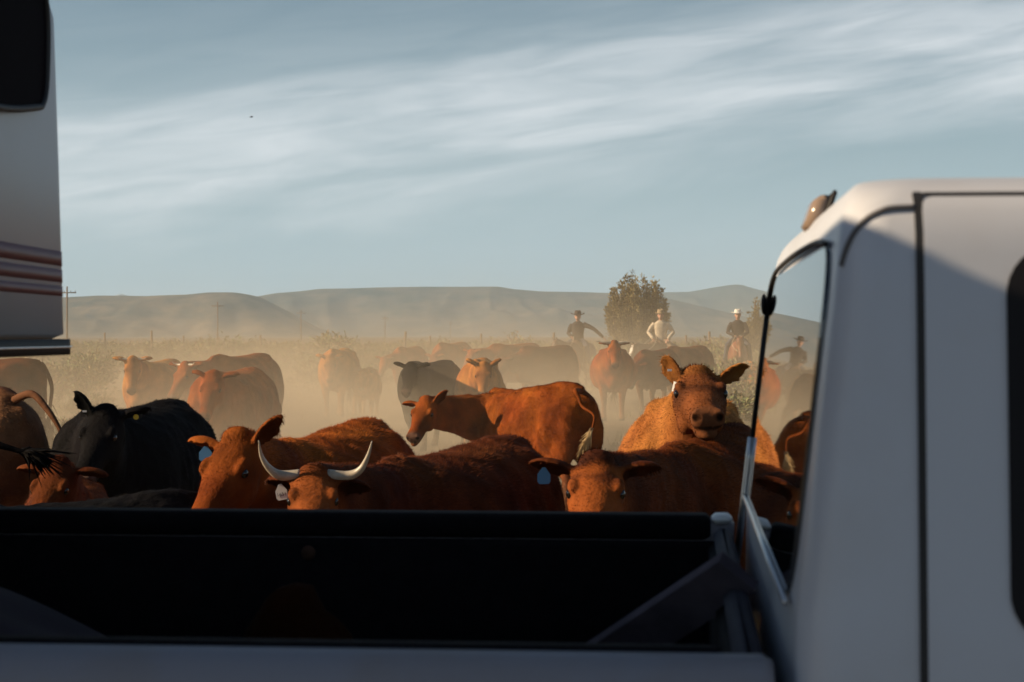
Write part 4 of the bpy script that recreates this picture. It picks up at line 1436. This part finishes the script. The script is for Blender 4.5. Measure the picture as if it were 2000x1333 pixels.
    for q, z in [(0.09, -0.008), (hat_brim * 0.97, -0.014)] + prof:
        ring_ = []
        for i in range(n):
            a = 2 * math.pi * i / n
            curl = brim_curl * (abs(math.sin(a)) ** 3) * max(0, (q - 0.10) / 0.06)
            dent = -0.02 * max(0, math.cos(a)) * (1 if z > 0.09 else 0)
            ring_.append(base_ + V((q * 1.08 * math.cos(a), q * math.sin(a), z + curl + dent)))
        rg.append(ring_)
    hb.loft(rg)
    hb.build('hat', hatc, root)
    return root


def tack(root, hi, bridle=True):
    """saddle with horn, cinch, stirrup leathers, bridle and reins as parts of the horse"""
    s = MB()
    pts = []
    for x, zt, hw in ((-0.34, 1.47, 0.20), (-0.24, 1.55, 0.22), (-0.12, 1.475, 0.24), (0.05, 1.46, 0.25), (0.18, 1.53, 0.22), (0.24, 1.50, 0.18)):
        pts.append([(x, hw * math.cos(a) * 1.18, zt - 0.30 + 0.30 * math.sin(a) ** 0.8) for a in [math.pi * i / 12 for i in range(13)]] + [(x, hw * 0.9 * math.cos(a), zt - 0.36 + 0.28 * math.sin(a) ** 0.8) for a in [math.pi - math.pi * i / 12 for i in range(13)]])
    s.loft(pts)
    s.tube([(0.20, 0, 1.50), (0.22, 0, 1.585), (0.21, 0, 1.60)], [0.022, 0.018, 0.03], 10)
    sd = s.build('saddle', M_LEATHER, root)
    MB().tube([(0.10, 0.30 * math.cos(a), 1.08 + 0.36 * math.sin(a)) for a in [2 * math.pi * i / 24 for i in range(25)]], 0.016, 8).build('cinch', M_ROPE, root)
    for y in (-1, 1):
        MB().box(0.10, 0.24, y * 0.33 - 0.02, y * 0.33 + 0.02, 0.72, 1.35, bev=0.01).build('stirrup_leather', M_LEATHER, sd)
    if bridle:
        hp = hi['hp']
        b = MB()
        for f in (0.12, 0.62):
            w_ = 0.098 if f < 0.3 else 0.066
            b.tube([hp(f, w_ * math.cos(a), -0.075 + (0.125 if f < 0.3 else 0.085) * math.sin(a)) for a in [2 * math.pi * i / 16 for i in range(17)]], 0.008, 6)
        for y in (-1, 1):
            b.tube([hp(0.12, y * 0.097, -0.03), hp(0.62, y * 0.067, -0.06), hp(0.80, y * 0.06, -0.10)], 0.008, 6)
        b.build('bridle', M_LEATHER, root)
        r_ = MB()
        for y in (-1, 1):
            r_.tube(smooth_path([hp(0.80, y * 0.065, -0.10), Vector((0.75, y * 0.16, 1.35)), Vector((0.30, y * 0.05, 1.62))]), 0.008, 6)
        r_.build('reins', M_ROPE, root)


J_BLACK = mat('jacket_black', (0.022, 0.018, 0.020), rough=0.85, noise_amt=0.2)
J_SHIRT = mat('shirt_cream', (0.55, 0.47, 0.36), rough=0.85, noise_amt=0.15)
J_DENIM = mat('jeans_blue', (0.06, 0.07, 0.10), rough=0.9, noise_amt=0.2)
J_TAN = mat('chaps_tan', (0.20, 0.13, 0.075), rough=0.8, noise_amt=0.2)
HAT_D = mat('hat_dark', (0.03, 0.018, 0.015), rough=0.8)
HAT_W = mat('hat_white', (0.72, 0.70, 0.65), rough=0.7)
HAT_T = mat('hat_straw', (0.30, 0.22, 0.13), rough=0.8)
GH = 'horses ridden behind the herd'


def horse(px, d, heading, S, label, base, **kw):
    x = (px - 1000) / F * d
    return animal('horse', 'horse', (x, d, 0), heading, S, label, 'horse', GH, base, voxel=0.018, **kw)


hA, iA = horse(1128, 55, 240, 1.0, 'dark brown horse under the rider with his arm held out', (0.085, 0.04, 0.022), neck=(0, 20), head=(0, -60), gait=0.8)
tack(hA, iA)
rider('person', hA, iA, 1.0, 'person in dark jacket and wide dark hat, one arm held out to the right', J_BLACK, J_DENIM, HAT_D,
      dict(arms={1: ((0.06, 0.47, 0.36), (0.08, 0.74, 0.12)), -1: ((0.02, -0.27, 0.24), (0.24, -0.14, 0.14))}), 0.20, yaw=20)
hB, iB = horse(1290, 52, 238, 1.0, 'brown horse with a long white face blaze in front of the juniper', (0.10, 0.055, 0.03), neck=(-8, 12), head=(-18, -62), blaze=(0.75, 0.72, 0.66), gait=2.0)
tack(hB, iB)
rider('person', hB, iB, 1.0, 'person in cream shirt and tan hat riding before the big juniper', J_SHIRT, J_TAN, HAT_T,
      dict(arms={1: ((0.05, 0.33, 0.26), (0.22, 0.20, 0.08)), -1: ((0.05, -0.33, 0.26), (0.22, -0.18, 0.08))}, lean=0.03), 0.15, yaw=25)
hC, iC = horse(1441, 54, 264, 1.02, 'chestnut horse head on near the cab window, tan reins on its neck', (0.22, 0.075, 0.03), neck=(4, 24), head=(4, -66), gait=1.4)
tack(hC, iC)
rider('person', hC, iC, 1.02, 'person in dark jacket and white hat on the chestnut horse', J_BLACK, J_DENIM, HAT_W,
      dict(arms={1: ((0.10, 0.27, 0.24), (0.32, 0.10, 0.12)), -1: ((0.10, -0.28, 0.24), (0.30, -0.08, 0.14))}), 0.18)

# ------------------------------------------------------------------ power line, fence posts
for k, (px, top, d) in enumerate([(131, 560, 292), (425, 590, 425), (588, 606, 560), (752, 617, 720), (880, 628, 980)]):
    x = (px - 1000) / F * d
    zt = H + (HY - top) / F * d
    root = empty('utility_pole', (x, d, 0))
    tag(root, ['tallest wooden power pole, just right of the trailer nose', 'wooden power pole standing in front of the left hill', 'wooden power pole at the foot of the left hill',
               'thin wooden power pole below the flat mesa', 'faintest short power pole, farthest along the line'][k], 'power pole', 'power line poles on the plain')
    MB().tube([(0, 0, -0.5), (0, 0, zt)], [0.17, 0.11], 10).build('post', M_WOOD, root)
    MB().box(-1.3, 1.3, 0.12, 0.24, zt - 1.0, zt - 0.84).build('crossarm', M_WOOD, root)
    for ix in (-1.2, -0.5, 0.5, 1.2):
        MB().tube([(ix, 0.18, zt - 0.85), (ix, 0.18, zt - 0.62)], [0.06, 0.045], 8).build('insulator', M_GREY, root)
posts = [(205, 650, 120), (297, 646, 105), (358, 656, 130), (655, 655, 130), (788, 648, 100), (840, 656, 130), (940, 652, 118), (1083, 650, 100), (1200, 655, 118), (1387, 648, 95), (1340, 655, 120), (510, 655, 120)]
lab = ['thin fence post at the left end of the brush', 'thickest fence post standing left of the hill foot', 'short fence post in brush right of the thick post', 'short fence post behind the light red cow', 'leaning fence post left of the dusty black cow',
       'short fence post over the faded brown cow hips', 'fence post rising from brush by the far pair', 'fence post left of the rider in dark hat', 'low fence post behind the cow with level horns', 'fence post left of the white hatted rider',
       'low fence post right of the big juniper', 'low fence post right of the left power pole']
for (px, top, d), lb in zip(posts, lab):
    x = (px - 1000) / F * d
    zt = max(1.25, H + (HY - top) / F * d)
    q = MB()
    lean = 0.12 if px == 788 else random.uniform(-0.04, 0.04)
    q.tube([(0, 0, -0.2), (lean * 0.5, 0, zt * 0.5), (lean, 0, zt)], [0.075, 0.07, 0.06], 8)
    o = q.build('fence_post', M_WOOD)
    o.location = (x, d, 0)
    tag(o, lb, 'fence post', 'fence posts along the brush')


# ------------------------------------------------------------------ juniper trees
def spray(vs, fs, cs, p, d, L, wd, c, r_):
    """leaf spray: three small crossed blades"""
    for q in range(3):
        s = d.cross(Vector((r_.gauss(0, 1), r_.gauss(0, 1), r_.gauss(0, 1)))).normalized()
        dd = (d + Vector((r_.gauss(0, 1), r_.gauss(0, 1), r_.gauss(0, 1))) * 0.35).normalized()
        b = len(vs)
        vs += [p - s * wd * 0.3, p + dd * L * 0.5 - s * wd, p + dd * L, p + dd * L * 0.5 + s * wd]
        fs += [(b, b + 1, b + 2, b + 3)]
        k = r_.uniform(0.7, 1.3)
        cs += [tuple(x * k for x in c)] * 4


def juniper(x, d, hgt, wdt, label, seed, lobes, cone=0.0):
    r_ = random.Random(seed)
    root = empty('juniper_tree', (x, d, 0))
    tag(root, label, 'tree', 'juniper trees')
    t = MB()
    t.tube([(0, 0, -0.1), (0.04, 0, hgt * 0.15), (-0.03, 0.05, hgt * 0.45), (0.03, 0, hgt * 0.85)], [0.22 * hgt / 4.5, 0.17 * hgt / 4.5, 0.09, 0.02], 10)
    t.build('trunk', M_BARK, root)
    vs, fs, cs = [], [], []
    lm = MB()
    for k in range(lobes):
        # upswept limb plumes, longest in the middle
        a = r_.uniform(0, 2 * math.pi)
        rad = (r_.random() ** 0.5) * wdt * 0.5
        hh = hgt * (0.55 + 0.45 * math.sqrt(max(0, 1 - (rad / (wdt * 0.5)) ** 2))) * r_.uniform(0.80, 1.0)
        if cone:
            hh = hgt * (1 - cone * rad / (wdt * 0.5)) * r_.uniform(0.82, 1.0)
        tip = Vector((math.cos(a) * rad, math.sin(a) * rad, hh))
        st = Vector((math.cos(a) * rad * 0.35, math.sin(a) * rad * 0.35, hgt * r_.uniform(0.10, 0.22)))
        mid = st * 0.45 + tip * 0.55 + Vector((math.cos(a), math.sin(a), 0)) * rad * 0.22
        lm.tube([st * 0.6, st, mid, tip], [0.04, 0.035, 0.02, 0.006], 5)
        shade = r_.uniform(0.75, 1.2)
        m = int(80 * (1 + rad))
        for i in range(m):
            u = r_.random() ** 0.8
            p = st * (1 - u) ** 2 + mid * 2 * u * (1 - u) + tip * u * u
            spread = 0.22 * hgt / 4.5 * (1.15 - u) + 0.04
            off = Vector((r_.gauss(0, 1), r_.gauss(0, 1), r_.gauss(0, 0.9))) * spread * 0.55
            dr = (tip - st).normalized() + off.normalized() * 0.8
            spray(vs, fs, cs, p + off, dr.normalized(), r_.uniform(0.07, 0.16), 0.022, tuple(c * shade for c in (0.27, 0.22, 0.105)), r_)
    lm.build('limbs', M_BARK, root)
    me = MB().add(vs, fs).mesh('crown')
    set_col(me, np.array(cs))
    link('crown', me, root, M_SAGE, False)


juniper((1245 - 1000) / F * 84, 84, 4.40, 2.75, 'big rounded juniper tree standing alone against the blue hills', 3, 85)
juniper((1474 - 1000) / F * 92, 92, 3.9, 1.25, 'small pointed juniper tree beside the cab window', 5, 34, 0.55)

# ------------------------------------------------------------------ sagebrush
def bush_mesh(seed, n_st, tint, leaves):
    r_ = random.Random(seed)
    vs, fs, cs = [], [], []
    lob = [Vector((r_.uniform(-0.35, 0.35), r_.uniform(-0.35, 0.35), r_.uniform(0.35, 0.72))) for _ in range(9)]
    for k in range(n_st):
        c = lob[k % 9]
        dr = Vector((r_.gauss(0, 1), r_.gauss(0, 1), r_.gauss(0.35, 0.8))).normalized()
        tip = c + dr * r_.uniform(0.16, 0.34)
        tip.z = max(0.08, tip.z)
        br = r_.uniform(0.75, 1.25)
        for i in range(leaves):
            p = c.lerp(tip, r_.random() ** 0.5) + Vector((r_.gauss(0, 0.03), r_.gauss(0, 0.03), r_.gauss(0, 0.03)))
            ld = (dr + Vector((r_.gauss(0, 0.6), r_.gauss(0, 0.6), r_.gauss(0.3, 0.5)))).normalized()
            s = ld.cross(Vector((r_.gauss(0, 1), r_.gauss(0, 1), r_.gauss(0, 1)))).normalized()
            L = r_.uniform(0.05, 0.11) * (14 / leaves) ** 0.5
            wd = r_.uniform(0.010, 0.018) * (14 / leaves) ** 0.5
            b = len(vs)
            vs += [p - s * wd * 0.4, p + ld * L * 0.6 - s * wd, p + ld * L, p + ld * L * 0.6 + s * wd]
            fs.append((b, b + 1, b + 2, b + 3))
            cs += [tuple(q * br * r_.uniform(0.8, 1.2) for q in tint)] * 4
        if k % 3 == 0:
            b = len(vs)
            vs += [Vector((0.02, 0, 0)), c + Vector((0.012, 0, 0)), tip, c - Vector((0.012, 0, 0))]
            fs.append((b, b + 1, b + 2, b + 3))
            cs += [(0.09, 0.065, 0.04)] * 4
    return vs, fs, cs


TINTS = [(0.21, 0.20, 0.105), (0.235, 0.21, 0.115), (0.25, 0.21, 0.115), (0.19, 0.195, 0.11), (0.26, 0.215, 0.12), (0.22, 0.205, 0.12)]
BUSH = [bush_mesh(40 + k, 80, TINTS[k], 14) for k in range(6)]
BUSH2 = [bush_mesh(60 + k, 52, TINTS[k], 6) for k in range(6)]
BM = []
for k, (vs, fs, cs) in enumerate(BUSH):
    me = MB().add(vs, fs).mesh('sagebrush')
    set_col(me, np.array(cs))
    me.materials.append(M_SAGE)
    BM.append(me)
animals_xy = [(o.location.x, o.location.y) for o in SC.objects if o.name.split('.')[0] in ('cow', 'horse')]
rb = random.Random(21)
spots = []
while len(spots) < 1900:
    d = 24 + 150 * rb.random() ** 0.75
    x = d * rb.uniform(-0.29, 0.29)
    px = 1000 + x / d * F
    if d < 62 and 215 < px < 1385 and not (1170 < px < 1240 and d > 38 and rb.random() < 0.15):
        if d < 48 or rb.random() < 0.6:
            continue
    if d < 34 and not (px < 120 or px > 1400):
        continue
    if any((x - ax) ** 2 + (d - ay) ** 2 < 1.7 for ax, ay in animals_xy):
        continue
    s = rb.uniform(0.6, 1.35) * (1.0 if d > 40 else 0.75)
    if rb.random() < 0.05:
        s *= 1.3
    spots.append((d, x, s))
# three larger bushes that break the horizon
spots += [(72.0, (455 - 1000) / F * 72, 1.95), (74.0, (462 - 1000) / F * 74, 1.6), (76.0, (1005 - 1000) / F * 76, 2.05), (78.0, (985 - 1000) / F * 78, 1.75), (70.0, (665 - 1000) / F * 70, 1.85), (70.0, (690 - 1000) / F * 70, 1.6), (68.0, (395 - 1000) / F * 68, 1.6), (66, (1375 - 1000) / F * 66, 1.7)]
spots.sort(key=lambda s: -s[2] / s[0])
LAND = [(90, 'the trailer nose'), (131, 'the tallest pole'), (297, 'the thick post'), (425, 'the second pole'), (500, 'the left brown pair'), (588, 'the hill foot pole'),
        (652, 'the light red cow'), (714, 'the small tan calf'), (752, 'the thin mesa pole'), (788, 'the leaning fence post'), (850, 'the dusty black cow'), (932, 'the plump tan cow'), (1000, 'the far brown pair'),
        (1128, 'the dark hatted rider'), (1197, 'the cow with level horns'), (1245, 'the big juniper'), (1318, 'the straight backed cow'), (1387, 'the riders fence post'), (1441, 'the white hatted rider'), (1476, 'the pointed juniper'), (1530, 'the cab window edge')]
HUE = ['green', 'pale green', 'straw coloured', 'grey green', 'sandy', 'yellowish green']
inview = [q for q in spots if 70 < 1000 + q[1] / q[0] * F < 1600][:270]
chosen = set(inview)
rest = [q for q in spots if q not in chosen]
bush_labels = {}
for k, (d, x, s) in enumerate(inview):
    o = bpy.data.objects.new('sagebrush', BM[k % 6])
    C.objects.link(o)
    o.location = (x, d, -0.03)
    o.rotation_euler = (0, 0, rb.uniform(0, 6.28))
    o.scale = (s * rb.uniform(0.9, 1.25), s * rb.uniform(0.9, 1.25), s * rb.uniform(0.85, 1.05))
    px = 1000 + x / d * F
    lx, nm_ = min(LAND, key=lambda q: abs(q[0] - px))
    side = 'just left of' if px < lx - 12 else ('just right of' if px > lx + 12 else 'in line with')
    size = 'tall' if s > 1.5 else ('big' if s > 1.1 else ('mid sized' if s > 0.85 else 'low'))
    row = 'near' if d < 45 else ('middle' if d < 70 else 'far')
    bush_labels.setdefault('%s %s sagebrush, %s row, %s %s' % (size, HUE[k % 6], row, side, nm_), []).append((d, o))
for lb, lst in bush_labels.items():
    lst.sort(key=lambda q: q[0])
    for k, (d, o) in enumerate(lst):
        sfx = '' if len(lst) == 1 else (', nearer' if k == 0 else (', farther' if k == len(lst) - 1 else ', between'))
        tag(o, lb + sfx, 'bush', 'sagebrush bushes on the plain')
AV, AF, AC, nb_ = [], [], [], 0
for k, (d, x, s) in enumerate(rest):
    vs, fs, cs = BUSH2[k % 6]
    a = np.array([tuple(v) for v in vs])
    ang = rb.uniform(0, 6.28)
    rot = np.array([[math.cos(ang), -math.sin(ang), 0], [math.sin(ang), math.cos(ang), 0], [0, 0, 1]])
    AV.append((a @ rot.T) * np.array([s * 1.1, s * 1.1, s]) + np.array([x, d, -0.03]))
    AF.append(np.array(fs) + nb_)
    AC.append(np.array(cs))
    nb_ += len(a)


def big_quads(name, AV, AF, AC, m):
    v, f, c = np.concatenate(AV), np.concatenate(AF), np.concatenate(AC)
    me = bpy.data.meshes.new(name)
    me.vertices.add(len(v))
    me.vertices.foreach_set('co', v.astype(np.float32).ravel())
    k = f.shape[1]
    me.loops.add(len(f) * k)
    me.loops.foreach_set('vertex_index', f.astype(np.int32).ravel())
    me.polygons.add(len(f))
    me.polygons.foreach_set('loop_start', np.arange(len(f), dtype=np.int32) * k)
    me.update(calc_edges=True)
    set_col(me, c)
    o = link(name, me, None, m, False)
    o['kind'] = 'stuff'
    return o


tag(big_quads('sagebrush_cover', AV, AF, AC, M_SAGE), 'distant pale sagebrush covering the plain to the horizon')
# grass tufts on the near ground
GV, GF, GC, nb_ = [], [], [], 0
rg_ = np.random.default_rng(5)
nt = 5200
dd = 8 + 46 * rg_.random(nt) ** 0.8
xx = dd * rg_.uniform(-0.28, 0.28, nt)
dens = np.array([noise.noise(Vector((x * 0.25, y * 0.25, 2.2))) for x, y in zip(xx, dd)])
pxs = 1000 + xx / dd * F
keepg = (dens > -0.02) & ((pxs > 1120) | (pxs < 260) | (rg_.random(nt) < 0.22))
for x, y in zip(xx[keepg], dd[keepg]):
    n = 7
    ang = rg_.uniform(0, 6.28, n)
    h = rg_.uniform(0.07, 0.24, n)
    ox, oy = x + rg_.normal(0, 0.06, n), y + rg_.normal(0, 0.06, n)
    lean = rg_.uniform(0.2, 0.7, n)
    w_ = 0.007
    b0 = np.stack([ox - np.sin(ang) * w_, oy + np.cos(ang) * w_, np.full(n, -0.01)], 1)
    b1 = np.stack([ox + np.sin(ang) * w_, oy - np.cos(ang) * w_, np.full(n, -0.01)], 1)
    tp = np.stack([ox + np.cos(ang) * h * lean, oy + np.sin(ang) * h * lean, h], 1)
    GV.append(np.stack([b0, b1, tp], 1).reshape(-1, 3))
    GF.append(np.arange(n * 3).reshape(-1, 3) + nb_)
    GC.append(np.repeat(np.array([(0.26, 0.21, 0.11)]) * rg_.uniform(0.6, 1.2, (n, 1)), 3, axis=0))
    nb_ += n * 3
tag(big_quads('dry_grass', GV, GF, GC, M_SAGE), 'short dry grass tufts on the dusty ground')

# ------------------------------------------------------------------ bird
bd = empty('bird', P(491, 229, 160), 0.4)
tag(bd, 'tiny dark bird flying high in the left of the sky', 'bird')
q = MB()
q.ell((0, 0, 0), (0.11, 0.04, 0.04))
q.ell((0.11, 0, 0.015), (0.035, 0.028, 0.028))
q.tube([(0.14, 0, 0.01), (0.17, 0, 0.005)], [0.01, 0.002], 6)
q.tube([(-0.09, 0, 0), (-0.20, 0, 0.01)], [0.03, 0.045], 8, flat=0.25)
q.build('body', M_BLACK, bd)
for s in (-1, 1):
    MB().loft([[(x0, s * y, z) for x0, z in ((a, zz), (b, zz), (b, zz - 0.006), (a, zz - 0.006))] for y, a, b, zz in ((0.02, 0.06, -0.05, 0.01), (0.16, 0.05, -0.05, 0.06), (0.30, -0.02, -0.06, 0.03))]).build('wing', M_BLACK, bd)

# ------------------------------------------------------------------ air: even haze for the far hills, dust raised by the herd
def box_obj(name, x0, x1, y0, y1, z0, z1, m):
    o = MB().box(x0, x1, y0, y1, z0, z1).build(name, m, None, False)
    return o


hm = bpy.data.materials.new('haze_air')
hm.use_nodes = True
t = NT(hm.node_tree)
pv = t.n('ShaderNodeVolumePrincipled')
pv.inputs['Color'].default_value = (0.52, 0.77, 1.0, 1)
pv.inputs['Density'].default_value = 0.00023
pv.inputs['Anisotropy'].default_value = 0.0
t.l(pv.outputs[0], t.n('ShaderNodeOutputMaterial').inputs['Volume'])
hz = box_obj('haze', -4400, 4400, -1600, 5300, -3.0, 150.0, hm)
tag(hz, 'thin even haze that fades the distant hills', None, None, 'stuff')

dm = bpy.data.materials.new('dust_air')
dm.use_nodes = True
t = NT(dm.node_tree)
tx = t.n('ShaderNodeTexCoord')
sp_ = t.n('ShaderNodeSeparateXYZ')
t.l(tx.outputs['Object'], sp_.inputs[0])
X_, Y_, Z_ = sp_.outputs
nz = t.n('ShaderNodeTexNoise')
nz.inputs['Scale'].default_value = 0.38
nz.inputs['Detail'].default_value = 4
t.l(tx.outputs['Object'], nz.inputs['Vector'])
nfac = t.ramp(nz.outputs[0], [(0.38, 0.05), (0.62, 1.15)])


def gauss(cx, cy, cz, sx, sy, sz):
    a = t.math('POWER', t.math('DIVIDE', t.math('SUBTRACT', X_, cx), sx), 2.0)
    b = t.math('POWER', t.math('DIVIDE', t.math('SUBTRACT', Y_, cy), sy), 2.0)
    c = t.math('POWER', t.math('DIVIDE', t.math('SUBTRACT', Z_, cz), sz), 2.0)
    return t.math('EXPONENT', t.math('MULTIPLY', t.math('ADD', t.math('ADD', a, b), c), -1.0))


layer = t.math('MULTIPLY', t.math('EXPONENT', t.math('MULTIPLY', Z_, -1.5)), 0.046)
yf = t.math('MULTIPLY', t.ramp(t.math('DIVIDE', Y_, 100.0), [(0.175, 0.0), (0.26, 1.0), (0.62, 1.0), (0.95, 0.0)]), 1.0)
base_d = t.math('MULTIPLY', t.math('MULTIPLY', layer, yf), t.math('ADD', t.math('MULTIPLY', nfac, 1.1), 0.25))
pl = t.math('ADD', t.math('MULTIPLY', gauss(-1.9, 19.6, 0.0, 2.3, 1.7, 0.95), 0.50), t.math('MULTIPLY', gauss(-3.0, 32.0, 0.2, 5.0, 8.0, 1.2), 0.10))
pl = t.math('ADD', pl, t.math('MULTIPLY', gauss(-4.6, 16.5, 0.0, 1.8, 2.0, 1.4), 0.06))
pl = t.math('ADD', pl, t.math('MULTIPLY', gauss(6.0, 44.0, 0.8, 9.0, 8.0, 1.8), 0.034))
pl = t.math('MULTIPLY', pl, t.math('ADD', t.math('MULTIPLY', nfac, 1.1), 0.15))
pv = t.n('ShaderNodeVolumePrincipled')
pv.inputs['Color'].default_value = (0.90, 0.78, 0.60, 1)
pv.inputs['Anisotropy'].default_value = 0.0
t.l(t.math('ADD', base_d, pl), pv.inputs['Density'])
t.l(pv.outputs[0], t.n('ShaderNodeOutputMaterial').inputs['Volume'])
du = box_obj('dust_cloud', -26, 24, 11.5, 96, -0.4, 5.0, dm)
tag(du, 'pale tan dust cloud raised by the moving cattle', None, None, 'stuff')
